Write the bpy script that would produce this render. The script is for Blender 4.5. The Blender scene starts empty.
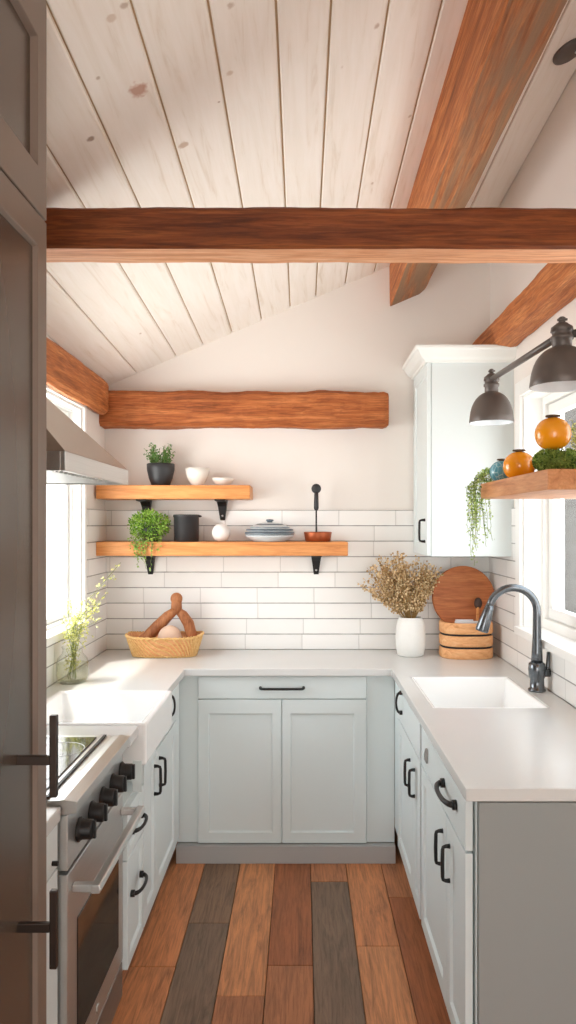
import bpy, bmesh, math, random
from math import sin, cos, pi, radians, sqrt, atan2
from mathutils import Vector, Matrix, noise

SC = bpy.context.scene
COL = SC.collection
F, VX, VY, H = 722.0, 302.0, 524.0, 1.605
XL, XR, YB = -1.078, 1.03, 3.95          # left wall, right wall, back wall
ZC = 0.92                                 # counter height
SL, TL = 0.4237, 0.05                     # ceiling slopes
def ceil_z(x, y): return 2.355 + (x - XL) * SL + TL * (YB - y)
R = random.Random(7)

# ---------------------------------------------------------------- materials
class N:
    def __init__(s, name):
        s.m = bpy.data.materials.new(name); s.m.use_nodes = True
        s.t = s.m.node_tree; s.b = s.t.nodes['Principled BSDF']
    def n(s, typ, **kw):
        nd = s.t.nodes.new(typ)
        for k, v in kw.items(): setattr(nd, k, v)
        return nd
    def link(s, a, b): s.t.links.new(a, b)
    def put(s, sock, v):
        if isinstance(v, (int, float)): sock.default_value = v
        elif isinstance(v, tuple): sock.default_value = v if len(v) == len(sock.default_value) else (*v, 1)
        else: s.link(v, sock)
    def math(s, op, a, b=0.0, c=0.0):
        nd = s.n('ShaderNodeMath', operation=op)
        s.put(nd.inputs[0], a); s.put(nd.inputs[1], b); s.put(nd.inputs[2], c)
        return nd.outputs[0]
    def coord(s, kind='Object'): return s.n('ShaderNodeTexCoord').outputs[kind]
    def mapping(s, v, scale=(1, 1, 1), loc=(0, 0, 0), rot=(0, 0, 0)):
        nd = s.n('ShaderNodeMapping'); s.link(v, nd.inputs[0])
        nd.inputs['Scale'].default_value = scale; nd.inputs['Location'].default_value = loc; nd.inputs['Rotation'].default_value = rot
        return nd.outputs[0]
    def noise(s, v, scale=5, detail=4, rough=.5, dist=0):
        nd = s.n('ShaderNodeTexNoise'); s.link(v, nd.inputs['Vector'])
        nd.inputs['Scale'].default_value = scale; nd.inputs['Detail'].default_value = detail
        nd.inputs['Roughness'].default_value = rough; nd.inputs['Distortion'].default_value = dist
        return nd.outputs[0]
    def ramp(s, f, stops, interp='LINEAR'):
        nd = s.n('ShaderNodeValToRGB'); s.link(f, nd.inputs[0]); cr = nd.color_ramp; cr.interpolation = interp
        while len(cr.elements) < len(stops): cr.elements.new(.5)
        for e, (p, c) in zip(cr.elements, stops):
            e.position = p; e.color = (*c, 1) if isinstance(c, tuple) else (c, c, c, 1)
        return nd.outputs[0]
    def mix(s, f, a, b, blend='MIX'):
        nd = s.n('ShaderNodeMix', data_type='RGBA', blend_type=blend)
        s.put(nd.inputs[0], f); s.put(nd.inputs[6], a); s.put(nd.inputs[7], b)
        return nd.outputs[2]
    def bump(s, h, st=.3, dist=.01):
        nd = s.n('ShaderNodeBump'); nd.inputs['Strength'].default_value = st; nd.inputs['Distance'].default_value = dist
        s.link(h, nd.inputs['Height']); s.link(nd.outputs[0], s.b.inputs['Normal'])
    def set(s, **kw):
        names = dict(color='Base Color', rough='Roughness', metal='Metallic', spec='Specular IOR Level', trans='Transmission Weight', ior='IOR',
                     coat='Coat Weight', sub='Subsurface Weight', alpha='Alpha')
        for k, v in kw.items(): s.put(s.b.inputs[names[k]], v)
        return s

def srgb(r, g, b):
    f = lambda c: (c / 255 / 12.92) if c <= 10 else ((c / 255 + .055) / 1.055) ** 2.4
    return (f(r), f(g), f(b))

def plain(name, col, rough=.5, metal=0, var=.04, vscale=8, bump=0, bscale=60, spec=.5, coat=0):
    k = N(name); v = k.coord()
    c2 = tuple(max(0, c * (1 - var * 2)) for c in col)
    k.set(color=k.mix(k.noise(v, vscale, 4), col, c2), rough=rough, metal=metal, spec=spec, coat=coat)
    if bump: k.bump(k.noise(v, bscale, 5), bump, .004)
    return k.m

def wood(name, dark, mid, light, axis=0, stretch=14, scale=3.0, rough=.55, streak=.5, bump=.25, gray=None, bdist=.006):
    k = N(name); v = k.coord()
    sc = [stretch] * 3; sc[axis] = 1.0
    mv = k.mapping(v, tuple(sc))
    big = k.noise(v, 1.6, 3, .5)
    a = k.noise(mv, scale, 7, .62, .9)
    b = k.noise(mv, scale * 4.5, 5, .6, .4)
    c = k.ramp(a, [(.28, dark), (.46, mid), (.66, light)])
    c = k.mix(k.math('MULTIPLY', k.ramp(b, [(.42, 1.0), (.55, 0.0)]), streak), c, dark)
    c = k.mix(k.ramp(big, [(.4, 0.0), (.7, .35)]), c, mid)
    if gray: c = k.mix(k.ramp(k.noise(mv, .9, 4, .6, 1.2), [(.38, 0.0), (.55, .85)]), c, gray)
    k.set(color=c, rough=rough, spec=.35)
    k.bump(k.math('ADD', a, k.math('MULTIPLY', b, .6)), bump, bdist)
    return k.m

def tile_mat(name, ax):
    k = N(name); sep = k.n('ShaderNodeSeparateXYZ'); k.link(k.coord(), sep.inputs[0])
    u = sep.outputs[ax]; z = sep.outputs[2]
    vv = k.math('DIVIDE', k.math('SUBTRACT', z, ZC), .0845)
    row = k.math('FLOOR', vv); fr = k.math('FRACT', vv)
    off = k.math('FRACT', k.math('MULTIPLY', k.math('SINE', k.math('MULTIPLY', row, 12.9898)), 43.75))
    uu = k.math('ADD', k.math('DIVIDE', u, .31), off)
    fu = k.math('FRACT', uu)
    dh = k.math('MINIMUM', fr, k.math('SUBTRACT', 1.0, fr))
    dv = k.math('MINIMUM', fu, k.math('SUBTRACT', 1.0, fu))
    wob = k.math('MULTIPLY', k.math('SUBTRACT', k.noise(k.coord(), 14, 2), .5), .03)
    mh = k.ramp(k.math('ADD', dh, wob), [(.018, 1.0), (.04, 0.0)])
    mv = k.ramp(dv, [(.004, 1.0), (.009, 0.0)])
    tid = k.n('ShaderNodeTexWhiteNoise'); tid.noise_dimensions = '2D'
    cb = k.n('ShaderNodeCombineXYZ'); k.link(k.math('FLOOR', uu), cb.inputs[0]); k.link(row, cb.inputs[1]); k.link(cb.outputs[0], tid.inputs['Vector'])
    base = k.mix(tid.outputs['Value'], srgb(233, 233, 230), srgb(243, 242, 239))
    c = k.mix(k.math('MULTIPLY', mv, .45), base, srgb(160, 158, 154))
    c = k.mix(mh, c, srgb(150, 148, 146))
    k.set(color=c, rough=.28)
    h = k.math('SUBTRACT', 1.0, k.math('MAXIMUM', mh, k.math('MULTIPLY', mv, .6)))
    k.bump(k.math('ADD', h, k.math('MULTIPLY', k.noise(k.coord(), 9, 2), .6)), .5, .003)
    return k.m

M = {}
M['wall'] = plain('wall_paint', srgb(236, 231, 225), .85, var=.012, vscale=2, bump=.05, bscale=120)
M['tile_b'] = tile_mat('tile_back', 0)
M['tile_s'] = tile_mat('tile_side', 1)
M['cab'] = plain('cabinet_paint', srgb(219, 228, 228), .55, spec=.3, var=.01, vscale=3)
M['cabdark'] = plain('cabinet_gap', srgb(70, 72, 72), .8, var=.02)
M['crown'] = plain('crown_paint', srgb(232, 234, 230), .6, var=.01)
M['trim'] = plain('window_trim_paint', srgb(243, 243, 240), .4, var=.01)
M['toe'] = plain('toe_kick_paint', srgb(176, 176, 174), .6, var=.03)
M['black'] = plain('black_iron', srgb(34, 33, 33), .42, metal=.3, var=.1, vscale=20, bump=.06, bscale=200)
M['blackgap'] = plain('dark_gap', srgb(20, 19, 19), .7)
M['brownframe'] = plain('bronze_lacquer', srgb(124, 108, 96), .4, var=.03, vscale=2)
M['brownpanel'] = plain('bronze_panel_lacquer', srgb(100, 88, 78), .24, metal=.35, var=.03, vscale=2)
M['brownhandle'] = plain('bronze_handle', srgb(62, 52, 46), .35, metal=.7)
M['ceramic_w'] = plain('white_fireclay', srgb(248, 249, 248), .12, var=.005)
M['vase'] = plain('white_speckled_ceramic', srgb(240, 240, 236), .5, var=.03, vscale=60, bump=.08, bscale=160)
M['bowl'] = plain('cream_stoneware', srgb(232, 226, 216), .4, var=.03, vscale=30)
M['matteblack'] = plain('matt_black_ceramic', srgb(44, 45, 47), .45, var=.08, vscale=40)
M['copper'] = plain('copper', srgb(176, 92, 52), .42, metal=.55, var=.2, vscale=40, bump=.2, bscale=90)
M['lamp_out'] = plain('lamp_dark_grey_enamel', srgb(98, 90, 85), .42, metal=.25, var=.05, vscale=12)
M['lamp_in'] = plain('lamp_white_enamel', srgb(238, 243, 246), .4)
M['faucet'] = plain('gunmetal', srgb(110, 114, 118), .22, metal=.85, var=.06, vscale=10)
M['glassblack'] = plain('black_glass', srgb(18, 18, 20), .06, spec=.7)
M['spoon'] = plain('dark_spoon_wood', srgb(62, 38, 28), .6, var=.1)
M['orange'] = plain('orange_glaze', srgb(255, 164, 22), .22, var=.12, vscale=14, bump=.05, bscale=20, coat=.4)
M['stem'] = plain('dry_brown_stem', srgb(96, 74, 52), .8, var=.2, vscale=40)
M['stone'] = plain('pinkish_bread_crust', srgb(222, 190, 166), .8, var=.1, vscale=20, bump=.3, bscale=60)
M['gourd'] = plain('pale_yellow_glaze', srgb(226, 206, 130), .4, var=.1)
M['soil'] = plain('potting_soil', srgb(52, 38, 28), .95, var=.3, vscale=60, bump=.5)
M['paper'] = plain('pale_paper', srgb(225, 224, 226), .6)
M['siding'] = plain('exterior_grey_siding', srgb(44, 43, 40), .8, var=.12, vscale=3)
M['gravel'] = plain('exterior_ground', srgb(190, 186, 176), .9, var=.1, vscale=3)
M['dish'] = plain('glazed_grey_white_stoneware', srgb(206, 212, 214), .35, var=.05, vscale=30)
M['dishline'] = plain('blue_grey_glaze_band', srgb(92, 106, 116), .35, var=.1, vscale=30)

def leafmat(name, a, b, rough=.5):
    k = N(name); oi = k.n('ShaderNodeNewGeometry')
    k.set(color=k.mix(oi.outputs['Random Per Island'], a, b), rough=rough, spec=.3)
    # thin leaves let some light through
    tr = k.n('ShaderNodeBsdfTranslucent'); k.link(k.mix(oi.outputs['Random Per Island'], a, b), tr.inputs[0])
    mx = k.n('ShaderNodeMixShader'); mx.inputs[0].default_value = .3
    out = [n for n in k.t.nodes if n.type == 'OUTPUT_MATERIAL'][0]
    k.link(k.b.outputs[0], mx.inputs[1]); k.link(tr.outputs[0], mx.inputs[2]); k.link(mx.outputs[0], out.inputs[0])
    return k.m
M['leaf_bright'] = leafmat('bright_green_leaf', srgb(84, 142, 36), srgb(190, 222, 110))
M['leaf_herb'] = leafmat('herb_green_leaf', srgb(62, 112, 52), srgb(120, 168, 88))
M['leaf_trail'] = leafmat('trailing_green_leaf', srgb(84, 128, 48), srgb(206, 226, 140))
M['leaf_box'] = leafmat('moss_green_leaf', srgb(46, 88, 26), srgb(176, 196, 100))
M['leaf_yel'] = leafmat('yellow_green_leaf', srgb(176, 182, 84), srgb(236, 232, 158))
M['flower_y'] = leafmat('pale_yellow_blossom', srgb(206, 206, 96), srgb(250, 246, 190))
M['flower_w'] = leafmat('seed_head', srgb(176, 140, 88), srgb(248, 226, 184), .8)
M['stalk'] = plain('green_stalk', srgb(128, 142, 70), .6, var=.1)
M['drystalk'] = plain('straw_stalk', srgb(176, 140, 84), .8, var=.15, vscale=40)

def steel(name, col, rough, ax):
    k = N(name); sc = [120, 120, 120]; sc[ax] = 1.5
    nz = k.noise(k.mapping(k.coord(), tuple(sc)), 4, 3)
    k.set(color=k.mix(nz, col, tuple(c * .86 for c in col)), metal=.9, rough=k.math('ADD', k.math('MULTIPLY', nz, .12), rough))
    return k.m
M['steel'] = steel('brushed_steel', srgb(214, 214, 212), .28, 1)
M['steeldark'] = steel('brushed_steel_dark', srgb(160, 158, 155), .34, 1)
M['steelhood'] = steel('hood_steel', srgb(176, 164, 152), .3, 0)

def glass(name, ior=1.45, tint=(1, 1, 1)):
    k = N(name); t = k.t; out = [n for n in t.nodes if n.type == 'OUTPUT_MATERIAL'][0]
    tr = k.n('ShaderNodeBsdfTransparent'); tr.inputs[0].default_value = (*tint, 1)
    gl = k.n('ShaderNodeBsdfGlossy'); gl.inputs['Roughness'].default_value = .02
    lw = k.n('ShaderNodeLayerWeight'); lw.inputs[0].default_value = .5
    mx = k.n('ShaderNodeMixShader'); k.link(k.math('ADD', .03, k.math('MULTIPLY', k.math('POWER', lw.outputs['Facing'], 4.0), ior - 1)), mx.inputs[0]); k.link(tr.outputs[0], mx.inputs[1]); k.link(gl.outputs[0], mx.inputs[2])
    k.link(mx.outputs[0], out.inputs[0]); return k.m
M['pane'] = glass('window_pane', 1.4)
M['vglass'] = glass('clear_vase_glass', 1.5, (.975, .985, .97))
M['water'] = glass('vase_water', 1.1, (.95, .955, .88))

M['beam_x'] = wood('beam_wood_across', srgb(96, 46, 20), srgb(170, 94, 46), srgb(206, 130, 76), 0, 16, 2.2, .6, .45, .5)
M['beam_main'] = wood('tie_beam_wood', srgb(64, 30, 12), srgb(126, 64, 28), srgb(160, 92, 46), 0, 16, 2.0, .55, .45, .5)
M['beam_pale'] = wood('tie_beam_pale_face', srgb(150, 92, 52), srgb(212, 150, 106), srgb(232, 184, 146), 0, 12, 2.0, .6, .3, .3)  # paler wood tone for the underside of the tie beam
M['beam_y'] = wood('beam_wood_along', srgb(110, 56, 26), srgb(184, 108, 56), srgb(214, 142, 86), 1, 16, 2.2, .6, .45, .5)
M['purlin'] = wood('purlin_weathered_wood', srgb(110, 60, 30), srgb(186, 114, 64), srgb(214, 146, 92), 1, 14, 2.2, .65, .45, .8, gray=srgb(150, 124, 98))
M['shelf'] = wood('shelf_wood', srgb(170, 98, 46), srgb(214, 142, 80), srgb(232, 168, 104), 0, 12, 2.6, .42, .25, .1)
M['shelf_r'] = wood('window_shelf_wood', srgb(158, 96, 56), srgb(204, 140, 92), srgb(222, 164, 116), 1, 12, 2.6, .45, .25, .1)
M['board'] = wood('cutting_board_wood', srgb(140, 74, 36), srgb(182, 104, 56), srgb(200, 126, 72), 0, 10, 3.5, .5, .3, .1)
M['boxwood'] = wood('pale_box_wood', srgb(200, 136, 84), srgb(232, 172, 118), srgb(242, 194, 144), 0, 5, 9, .6, .3, .2)
M['archwood'] = wood('carved_wood', srgb(116, 66, 38), srgb(168, 106, 66), srgb(190, 130, 86), 2, 5, 8, .6, .3, .2)
M['wicker'] = wood('wicker', srgb(196, 144, 84), srgb(232, 190, 124), srgb(246, 214, 156), 0, 2, 40, .7, .3, .3)

def counter_mat():
    k = N('worktop_quartz'); v = k.coord()
    c = k.mix(k.noise(v, 3, 5), srgb(218, 219, 217), srgb(210, 211, 209))
    c = k.mix(k.ramp(k.noise(v, 90, 2), [(.68, 0.0), (.74, .25)]), c, srgb(190, 188, 184))
    k.set(color=c, rough=.2, spec=.5); return k.m
M['counter'] = counter_mat()

def ceiling_mat():
    k = N('whitewashed_pine'); v = k.coord()
    mv = k.mapping(v, (16, 1, 16))
    g = k.noise(mv, 2.0, 7, .62, .8)
    c = k.ramp(g, [(.28, srgb(232, 222, 208)), (.42, srgb(245, 239, 230)), (.62, srgb(249, 244, 237))])
    at = k.n('ShaderNodeAttribute', attribute_name='tone')
    c = k.mix(1.0, c, k.mix(at.outputs['Fac'], (.97, .965, .955), (1, 1, 1)), 'MULTIPLY')
    vo = k.n('ShaderNodeTexVoronoi'); k.link(k.mapping(v, (3.2, 1.7, 1)), vo.inputs[0]); vo.inputs['Scale'].default_value = 1.7
    ring = k.math('ADD', vo.outputs['Distance'], k.math('MULTIPLY', k.noise(v, 60, 3), .03))
    c = k.mix(k.math('MULTIPLY', k.ramp(ring, [(.028, 1.0), (.055, 0.0)]), .6), c, srgb(176, 146, 116))
    # the knots the photo shows: (photo pixel -> point on ceiling)
    nz = k.noise(v, 40, 4)
    for (px, py, r, col, s) in KNOTS:
        a = (px - VX) / F; b = (VY - py) / F
        D = (2.355 - SL * XL + TL * YB - H) / (b - SL * a + TL)
        P = (a * D, D, H + b * D)
        d = k.n('ShaderNodeVectorMath', operation='DISTANCE'); k.link(v, d.inputs[0]); d.inputs[1].default_value = P
        dd = k.math('ADD', d.outputs['Value'], k.math('MULTIPLY', k.math('SUBTRACT', nz, .5), r * 1.6))
        mk = k.ramp(k.math('DIVIDE', dd, r), [(.55, 1.0), (1.0, 0.0)])
        c = k.mix(k.math('MULTIPLY', mk, s * .8), c, col)
    k.set(color=c, rough=.7, spec=.25); k.bump(g, .12, .003)
    return k.m
KNOTS = [(139, 90, .03, srgb(186, 128, 100), .9), (91, 139, .012, srgb(130, 96, 70), .9), (184, 145, .018, srgb(190, 156, 126), .8), (230, 73, .012, srgb(190, 164, 136), .6),
         (230, 6, .012, srgb(176, 150, 124), .7), (377, 26, .012, srgb(180, 152, 126), .8), (410, 116, .012, srgb(180, 156, 130), .7),
         (124, 6, .012, srgb(170, 140, 112), .7), (112, 18, .014, srgb(196, 168, 140), .6), (98, 78, .008, srgb(160, 132, 104), .7), (219, 102, .006, srgb(150, 110, 80), .7)]
M['ceil'] = ceiling_mat()
M['ceilgap'] = plain('pine_tongue', srgb(196, 166, 130), .8, var=.1)

def floor_mat():
    k = N('floor_planks'); v = k.coord()
    at = k.n('ShaderNodeAttribute', attribute_name='tone')      # plank colour
    mp = k.n('ShaderNodeVectorMath', operation='ADD'); k.link(v, mp.inputs[0])
    off = k.n('ShaderNodeVectorMath', operation='SCALE'); k.link(at.outputs['Color'], off.inputs[0]); off.inputs['Scale'].default_value = 7.0
    k.link(off.outputs[0], mp.inputs[1])
    mv = k.mapping(mp.outputs[0], (11, 1.1, 1))
    g = k.noise(mv, 2.4, 8, .66, 1.6); fine = k.noise(k.mapping(mp.outputs[0], (60, 2.5, 1)), 3, 4, .6)
    sh = k.ramp(g, [(.3, .62), (.45, 1.0), (.62, 1.3)])
    c = k.mix(1.0, at.outputs['Color'], sh, 'MULTIPLY')
    c = k.mix(k.ramp(fine, [(.38, .4), (.5, 0.0)]), c, k.mix(1.0, c, (.45, .42, .4), 'MULTIPLY'))
    k.set(color=c, rough=k.math('ADD', .38, k.math('MULTIPLY', g, .2)), spec=.4)
    k.bump(k.math('ADD', g, k.math('MULTIPLY', fine, .5)), .3, .003)
    return k.m
M['floor'] = floor_mat()

# ---------------------------------------------------------------- mesh helpers
class MB:
    def __init__(s): s.v = []; s.f = []; s.mi = []; s.sm = []; s.tone = []
    def add(s, vs, fs, mi=0, smooth=False, tone=None):
        b = len(s.v); s.v += [tuple(v) for v in vs]
        for f in fs: s.f.append([b + i for i in f]); s.mi.append(mi); s.sm.append(smooth); s.tone.append(tone)
        return s
    def box(s, x0, x1, y0, y1, z0, z1, mi=0, tone=None):
        x0, x1 = min(x0, x1), max(x0, x1); y0, y1 = min(y0, y1), max(y0, y1); z0, z1 = min(z0, z1), max(z0, z1)
        vs = [(x, y, z) for z in (z0, z1) for y in (y0, y1) for x in (x0, x1)]
        return s.add(vs, [(0, 2, 3, 1), (4, 5, 7, 6), (0, 1, 5, 4), (2, 6, 7, 3), (0, 4, 6, 2), (1, 3, 7, 5)], mi, tone=tone)
    def prism(s, poly, fn, a, b, mi=0, smooth=False):
        n = len(poly); vs = [fn(u, v, a) for u, v in poly] + [fn(u, v, b) for u, v in poly]
        fs = [list(range(n))[::-1], list(range(n, 2 * n))] + [(i, (i + 1) % n, n + (i + 1) % n, n + i) for i in range(n)]
        return s.add(vs, fs, mi, smooth)
    def lathe(s, prof, c, seg=32, mi=0, mis=None, ax='z', sq=None):
        # prof: list of (r, h) ; closed at r==0 ends
        rings = []; vs = []
        for r, h in prof:
            if r < 1e-6: rings.append([len(vs)]); vs.append((0, 0, h))
            else:
                st = len(vs); rings.append(list(range(st, st + seg)))
                for i in range(seg):
                    a = 2 * pi * i / seg; cx, cy = cos(a), sin(a)
                    if sq:
                        e = 2.0 / sq[2]; cx = math.copysign(abs(cx) ** e, cx) * sq[0]; cy = math.copysign(abs(cy) ** e, cy) * sq[1]
                    vs.append((r * cx, r * cy, h))
        b = len(s.v)
        for (x, y, z) in vs:
            if ax == 'x': x, y, z = z, x, y
            elif ax == 'y': x, y, z = x, z, y
            s.v.append((c[0] + x, c[1] + y, c[2] + z))
        for k in range(len(prof) - 1):
            A, B = rings[k], rings[k + 1]; m = mis[k] if mis else mi
            for i in range(seg):
                j = (i + 1) % seg
                if len(A) == 1 and len(B) == 1: continue
                if len(A) == 1: f = (A[0], B[i], B[j])
                elif len(B) == 1: f = (A[i], A[j], B[0])
                else: f = (A[i], A[j], B[j], B[i])
                s.f.append([b + q for q in f]); s.mi.append(m); s.sm.append(True); s.tone.append(None)
        return s
    def tube(s, pts, rad, seg=8, mi=0, cap=True, flat=1.0):
        pts = [Vector(p) for p in pts]; n = len(pts)
        rad = rad if isinstance(rad, (list, tuple)) else [rad] * n
        b = len(s.v); up = None
        for i, p in enumerate(pts):
            t = (pts[min(i + 1, n - 1)] - pts[max(i - 1, 0)]).normalized()
            if up is None: up = Vector((0, 0, 1)) if abs(t.z) < .9 else Vector((0, 1, 0))
            sx = t.cross(up).normalized(); uy = sx.cross(t).normalized(); up = uy
            for k in range(seg):
                a = 2 * pi * (k + .5) / seg
                s.v.append(tuple(p + sx * cos(a) * rad[i] + uy * sin(a) * rad[i] * flat))
        for i in range(n - 1):
            for k in range(seg):
                j = (k + 1) % seg
                s.f.append([b + i * seg + k, b + i * seg + j, b + (i + 1) * seg + j, b + (i + 1) * seg + k]); s.mi.append(mi); s.sm.append(seg > 4); s.tone.append(None)
        if cap:
            s.f.append([b + k for k in range(seg)][::-1]); s.f.append([b + (n - 1) * seg + k for k in range(seg)])
            s.mi += [mi, mi]; s.sm += [False, False]; s.tone += [None, None]
        return s
    def ball(s, c, r, seg=8, rings=5, mi=0):
        rx, ry, rz = r if isinstance(r, tuple) else (r, r, r)
        prof = [(sin(pi * i / rings), -cos(pi * i / rings)) for i in range(rings + 1)]
        prof[0] = (0, -1); prof[-1] = (0, 1)
        b = len(s.v); s.lathe(prof, (0, 0, 0), seg, mi)
        for i in range(b, len(s.v)):
            x, y, z = s.v[i]; s.v[i] = (c[0] + x * rx, c[1] + y * ry, c[2] + z * rz)
        return s
    def leaf(s, p, L, w, rnd, droop=0, mi=0, dirv=None):
        d = dirv or Vector((rnd.uniform(-1, 1), rnd.uniform(-1, 1), rnd.uniform(-.5, .8) - droop))
        d = Vector(d).normalized(); sd = d.cross(Vector((rnd.uniform(-1, 1), rnd.uniform(-1, 1), rnd.uniform(-1, 1)))).normalized(); nn = d.cross(sd)
        p = Vector(p)
        vs = [p, p + d * L * .5 + sd * w * .5 + nn * w * .12, p + d * L, p + d * L * .5 - sd * w * .5 + nn * w * .12, p + d * L * .5]
        return s.add(vs, [(0, 1, 4), (1, 2, 4), (4, 2, 3), (0, 4, 3)], mi)
    def build(s, name, mats, root=None, origin=None, bevel=0, bseg=2, recalc=True, shade=False):
        me = bpy.data.meshes.new(name)
        o = bpy.data.objects.new(name, me); COL.objects.link(o)
        off = Vector(origin) if origin is not None else (worldloc(root) if root is not None else Vector((0, 0, 0)))
        if root is not None: o.parent = root
        elif origin is not None: o.location = off
        me.from_pydata([tuple(Vector(v) - off) for v in s.v], [], s.f)
        for m in (mats if isinstance(mats, (list, tuple)) else [mats]): me.materials.append(m)
        me.polygons.foreach_set('material_index', s.mi)
        me.polygons.foreach_set('use_smooth', [bool(q) or shade for q in s.sm])
        if any(t is not None for t in s.tone):
            at = me.color_attributes.new('tone', 'FLOAT_COLOR', 'CORNER')
            for p in me.polygons:
                t = s.tone[p.index] or (1, 1, 1)
                for li in p.loop_indices: at.data[li].color = (*t, 1)
        if recalc:
            bm = bmesh.new(); bm.from_mesh(me); bmesh.ops.recalc_face_normals(bm, faces=bm.faces); bm.to_mesh(me); bm.free()
        if bevel:
            md = o.modifiers.new('bevel', 'BEVEL'); md.width = bevel; md.segments = bseg; md.limit_method = 'ANGLE'; md.angle_limit = radians(40)
            md.harden_normals = False
        return o

LOC = {}
def worldloc(o):
    v = Vector((0, 0, 0))
    while o is not None:
        v += Vector(o.location); o = o.parent
    return v
def tag(o, label=None, cat=None, group=None, kind=None):
    if label: o['label'] = label
    if cat: o['category'] = cat
    if group: o['group'] = group
    if kind: o['kind'] = kind
    return o
def thing(name, label, cat, loc, group=None):
    o = bpy.data.objects.new(name, None); COL.objects.link(o); o.location = loc; o.empty_display_size = .05
    return tag(o, label, cat, group)
def sub(mb, name, mat, part, **kw):
    """a sub-part: mesh in world coordinates under a part"""
    return mb.build(name, mat, part, **kw)
def struct(o): o['kind'] = 'structure'; return o

# ---------------------------------------------------------------- setting
def wall_with_hole(name, x0, x1, ya, yb, z1a, z1b, holes=(), mat='wall'):
    """wall slab between x0..x1, running ya..yb, with top height interpolated; hole=(y0,y1,z0,z1)"""
    m = MB()
    def col(u0, u1, za, zb0, zb1):
        vs = []
        for x in (x0, x1):
            vs += [(x, u0, za), (x, u1, za), (x, u1, zb1), (x, u0, zb0)]
        m.add(vs, [(0, 3, 2, 1), (4, 5, 6, 7), (0, 1, 5, 4), (1, 2, 6, 5), (2, 3, 7, 6), (3, 0, 4, 7)])
    zt = lambda y: z1a + (z1b - z1a) * (y - ya) / (yb - ya)
    y = ya
    for (h0, h1, c0, c1) in holes:
        col(y, h0, 0, zt(y), zt(h0)); y = h1
        col(h0, h1, 0, c0, c0); col(h0, h1, c1, zt(h0), zt(h1))
    col(y, yb, 0, zt(y), zt(yb))
    return struct(m.build(name, M[mat]))

YR = -1.9
WT = .16
WL = (2.5, 3.53, 1.135, 2.17)      # left window opening  (y0,y1,z0,z1)
WR = (1.80, 3.36, 1.125, 2.2)       # right window opening
WL3 = (-1.4, .5, .9, 2.35); WR3 = (-1.4, .9, .9, 2.6)
wall_with_hole('wall_left', XL - WT, XL, YR, YB + .1, ceil_z(XL, YR) + .02, ceil_z(XL, YB) + .02, (WL,))
wall_with_hole('wall_right', XR, XR + WT, YR, YB + .1, ceil_z(XR, YR) + .02, ceil_z(XR, YB) + .02, (WR,))
m = MB()
m.prism([(XL, 0), (XR, 0), (XR, ceil_z(XR, YB) + .02), (XL, ceil_z(XL, YB) + .02)], lambda u, v, w: (u, w, v), YB, YB + .12)
struct(m.build('wall_back', M['wall']))
# wall behind the camera; unseen opening added and widened to let in front light
m = MB()
m.box(XL, -.6, YR - .12, YR, 0, 2.3); m.box(.6, XR, YR - .12, YR, 0, 2.3)
m.prism([(XL, 2.3), (XR, 2.3), (XR, ceil_z(XR, YR)), (XL, ceil_z(XL, YR))], lambda u, v, w: (u, w, v), YR - .12, YR)
struct(m.build('wall_rear', M['wall']))

# tiled backsplash
m = MB(); m.box(XL, XR, YB - .012, YB - .001, ZC, ZC + 9 * .0845); struct(m.build('trim_1', M['tile_b']))
def side_tiles(name, xa, xb, win, c):
    m = MB(); zt = ZC + 9 * .0845; h0, h1, c0, c1 = win
    m.box(xa, xb, h1 + c, YB - .012, ZC, zt); m.box(xa, xb, 1.0, h1 + c, ZC, c0 - .045)
    if h0 - c > 1.0: m.box(xa, xb, 1.7, h0 - c, c0 - .045, zt)
    struct(m.build(name, M['tile_s']))
side_tiles('trim_2', XL + .001, XL + .012, WL, .055)
side_tiles('trim_3', XR - .012, XR - .001, WR, .07)

# floor planks
m = MB()
pw = .166; x0 = .04 - pw * 9
T = {}
OR1 = srgb(208, 144, 98); OR2 = srgb(198, 132, 88); BR = srgb(176, 118, 82); DK = srgb(136, 108, 86); GR = srgb(128, 106, 88); RB = srgb(160, 100, 66)
lay = {-3: [(2.618, OR2), (9, OR2)], -2: [(2.904, GR), (9, DK)], -1: [(2.456, BR), (9, OR1)], 0: [(2.626, BR), (9, RB)],
       1: [(3.24, GR), (9, BR)], 2: [(2.746, OR1), (9, OR2)], 3: [(3.105, RB), (9, BR)]}
for i in range(-9, 8):
    xa = .04 + (i - 0) * pw - pw; xb = xa + pw
    # column index: column between .04-.166 and .04 is D (0)
    segs = lay.get(i)
    if not segs:
        segs = [(R.uniform(1.5, 3.2), R.choice([OR1, BR, GR, OR2])), (9, R.choice([OR1, BR, DK, OR2]))]
    yy = YR; cuts = [(R.uniform(.2, 1.0), R.choice([OR1, BR, GR]))] + segs
    if xb < XL or xa > XR: continue
    for (ye, colr) in cuts:
        ye = min(ye, YB)
        if ye - yy < .05: continue
        j = R.uniform(.94, 1.06); cc = tuple(c * j for c in colr)
        m.box(max(xa, XL) + .0012, min(xb, XR) - .0012, yy + .001, ye - .001, -.02, 0, tone=cc)
        yy = ye
fl = struct(m.build('floor', M['floor'], bevel=.0015, bseg=1))
m = MB(); m.box(XL - .2, XR + .2, YR - .2, YB + .2, -.06, -.021); struct(m.build('trim_4', M['blackgap']))

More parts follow.
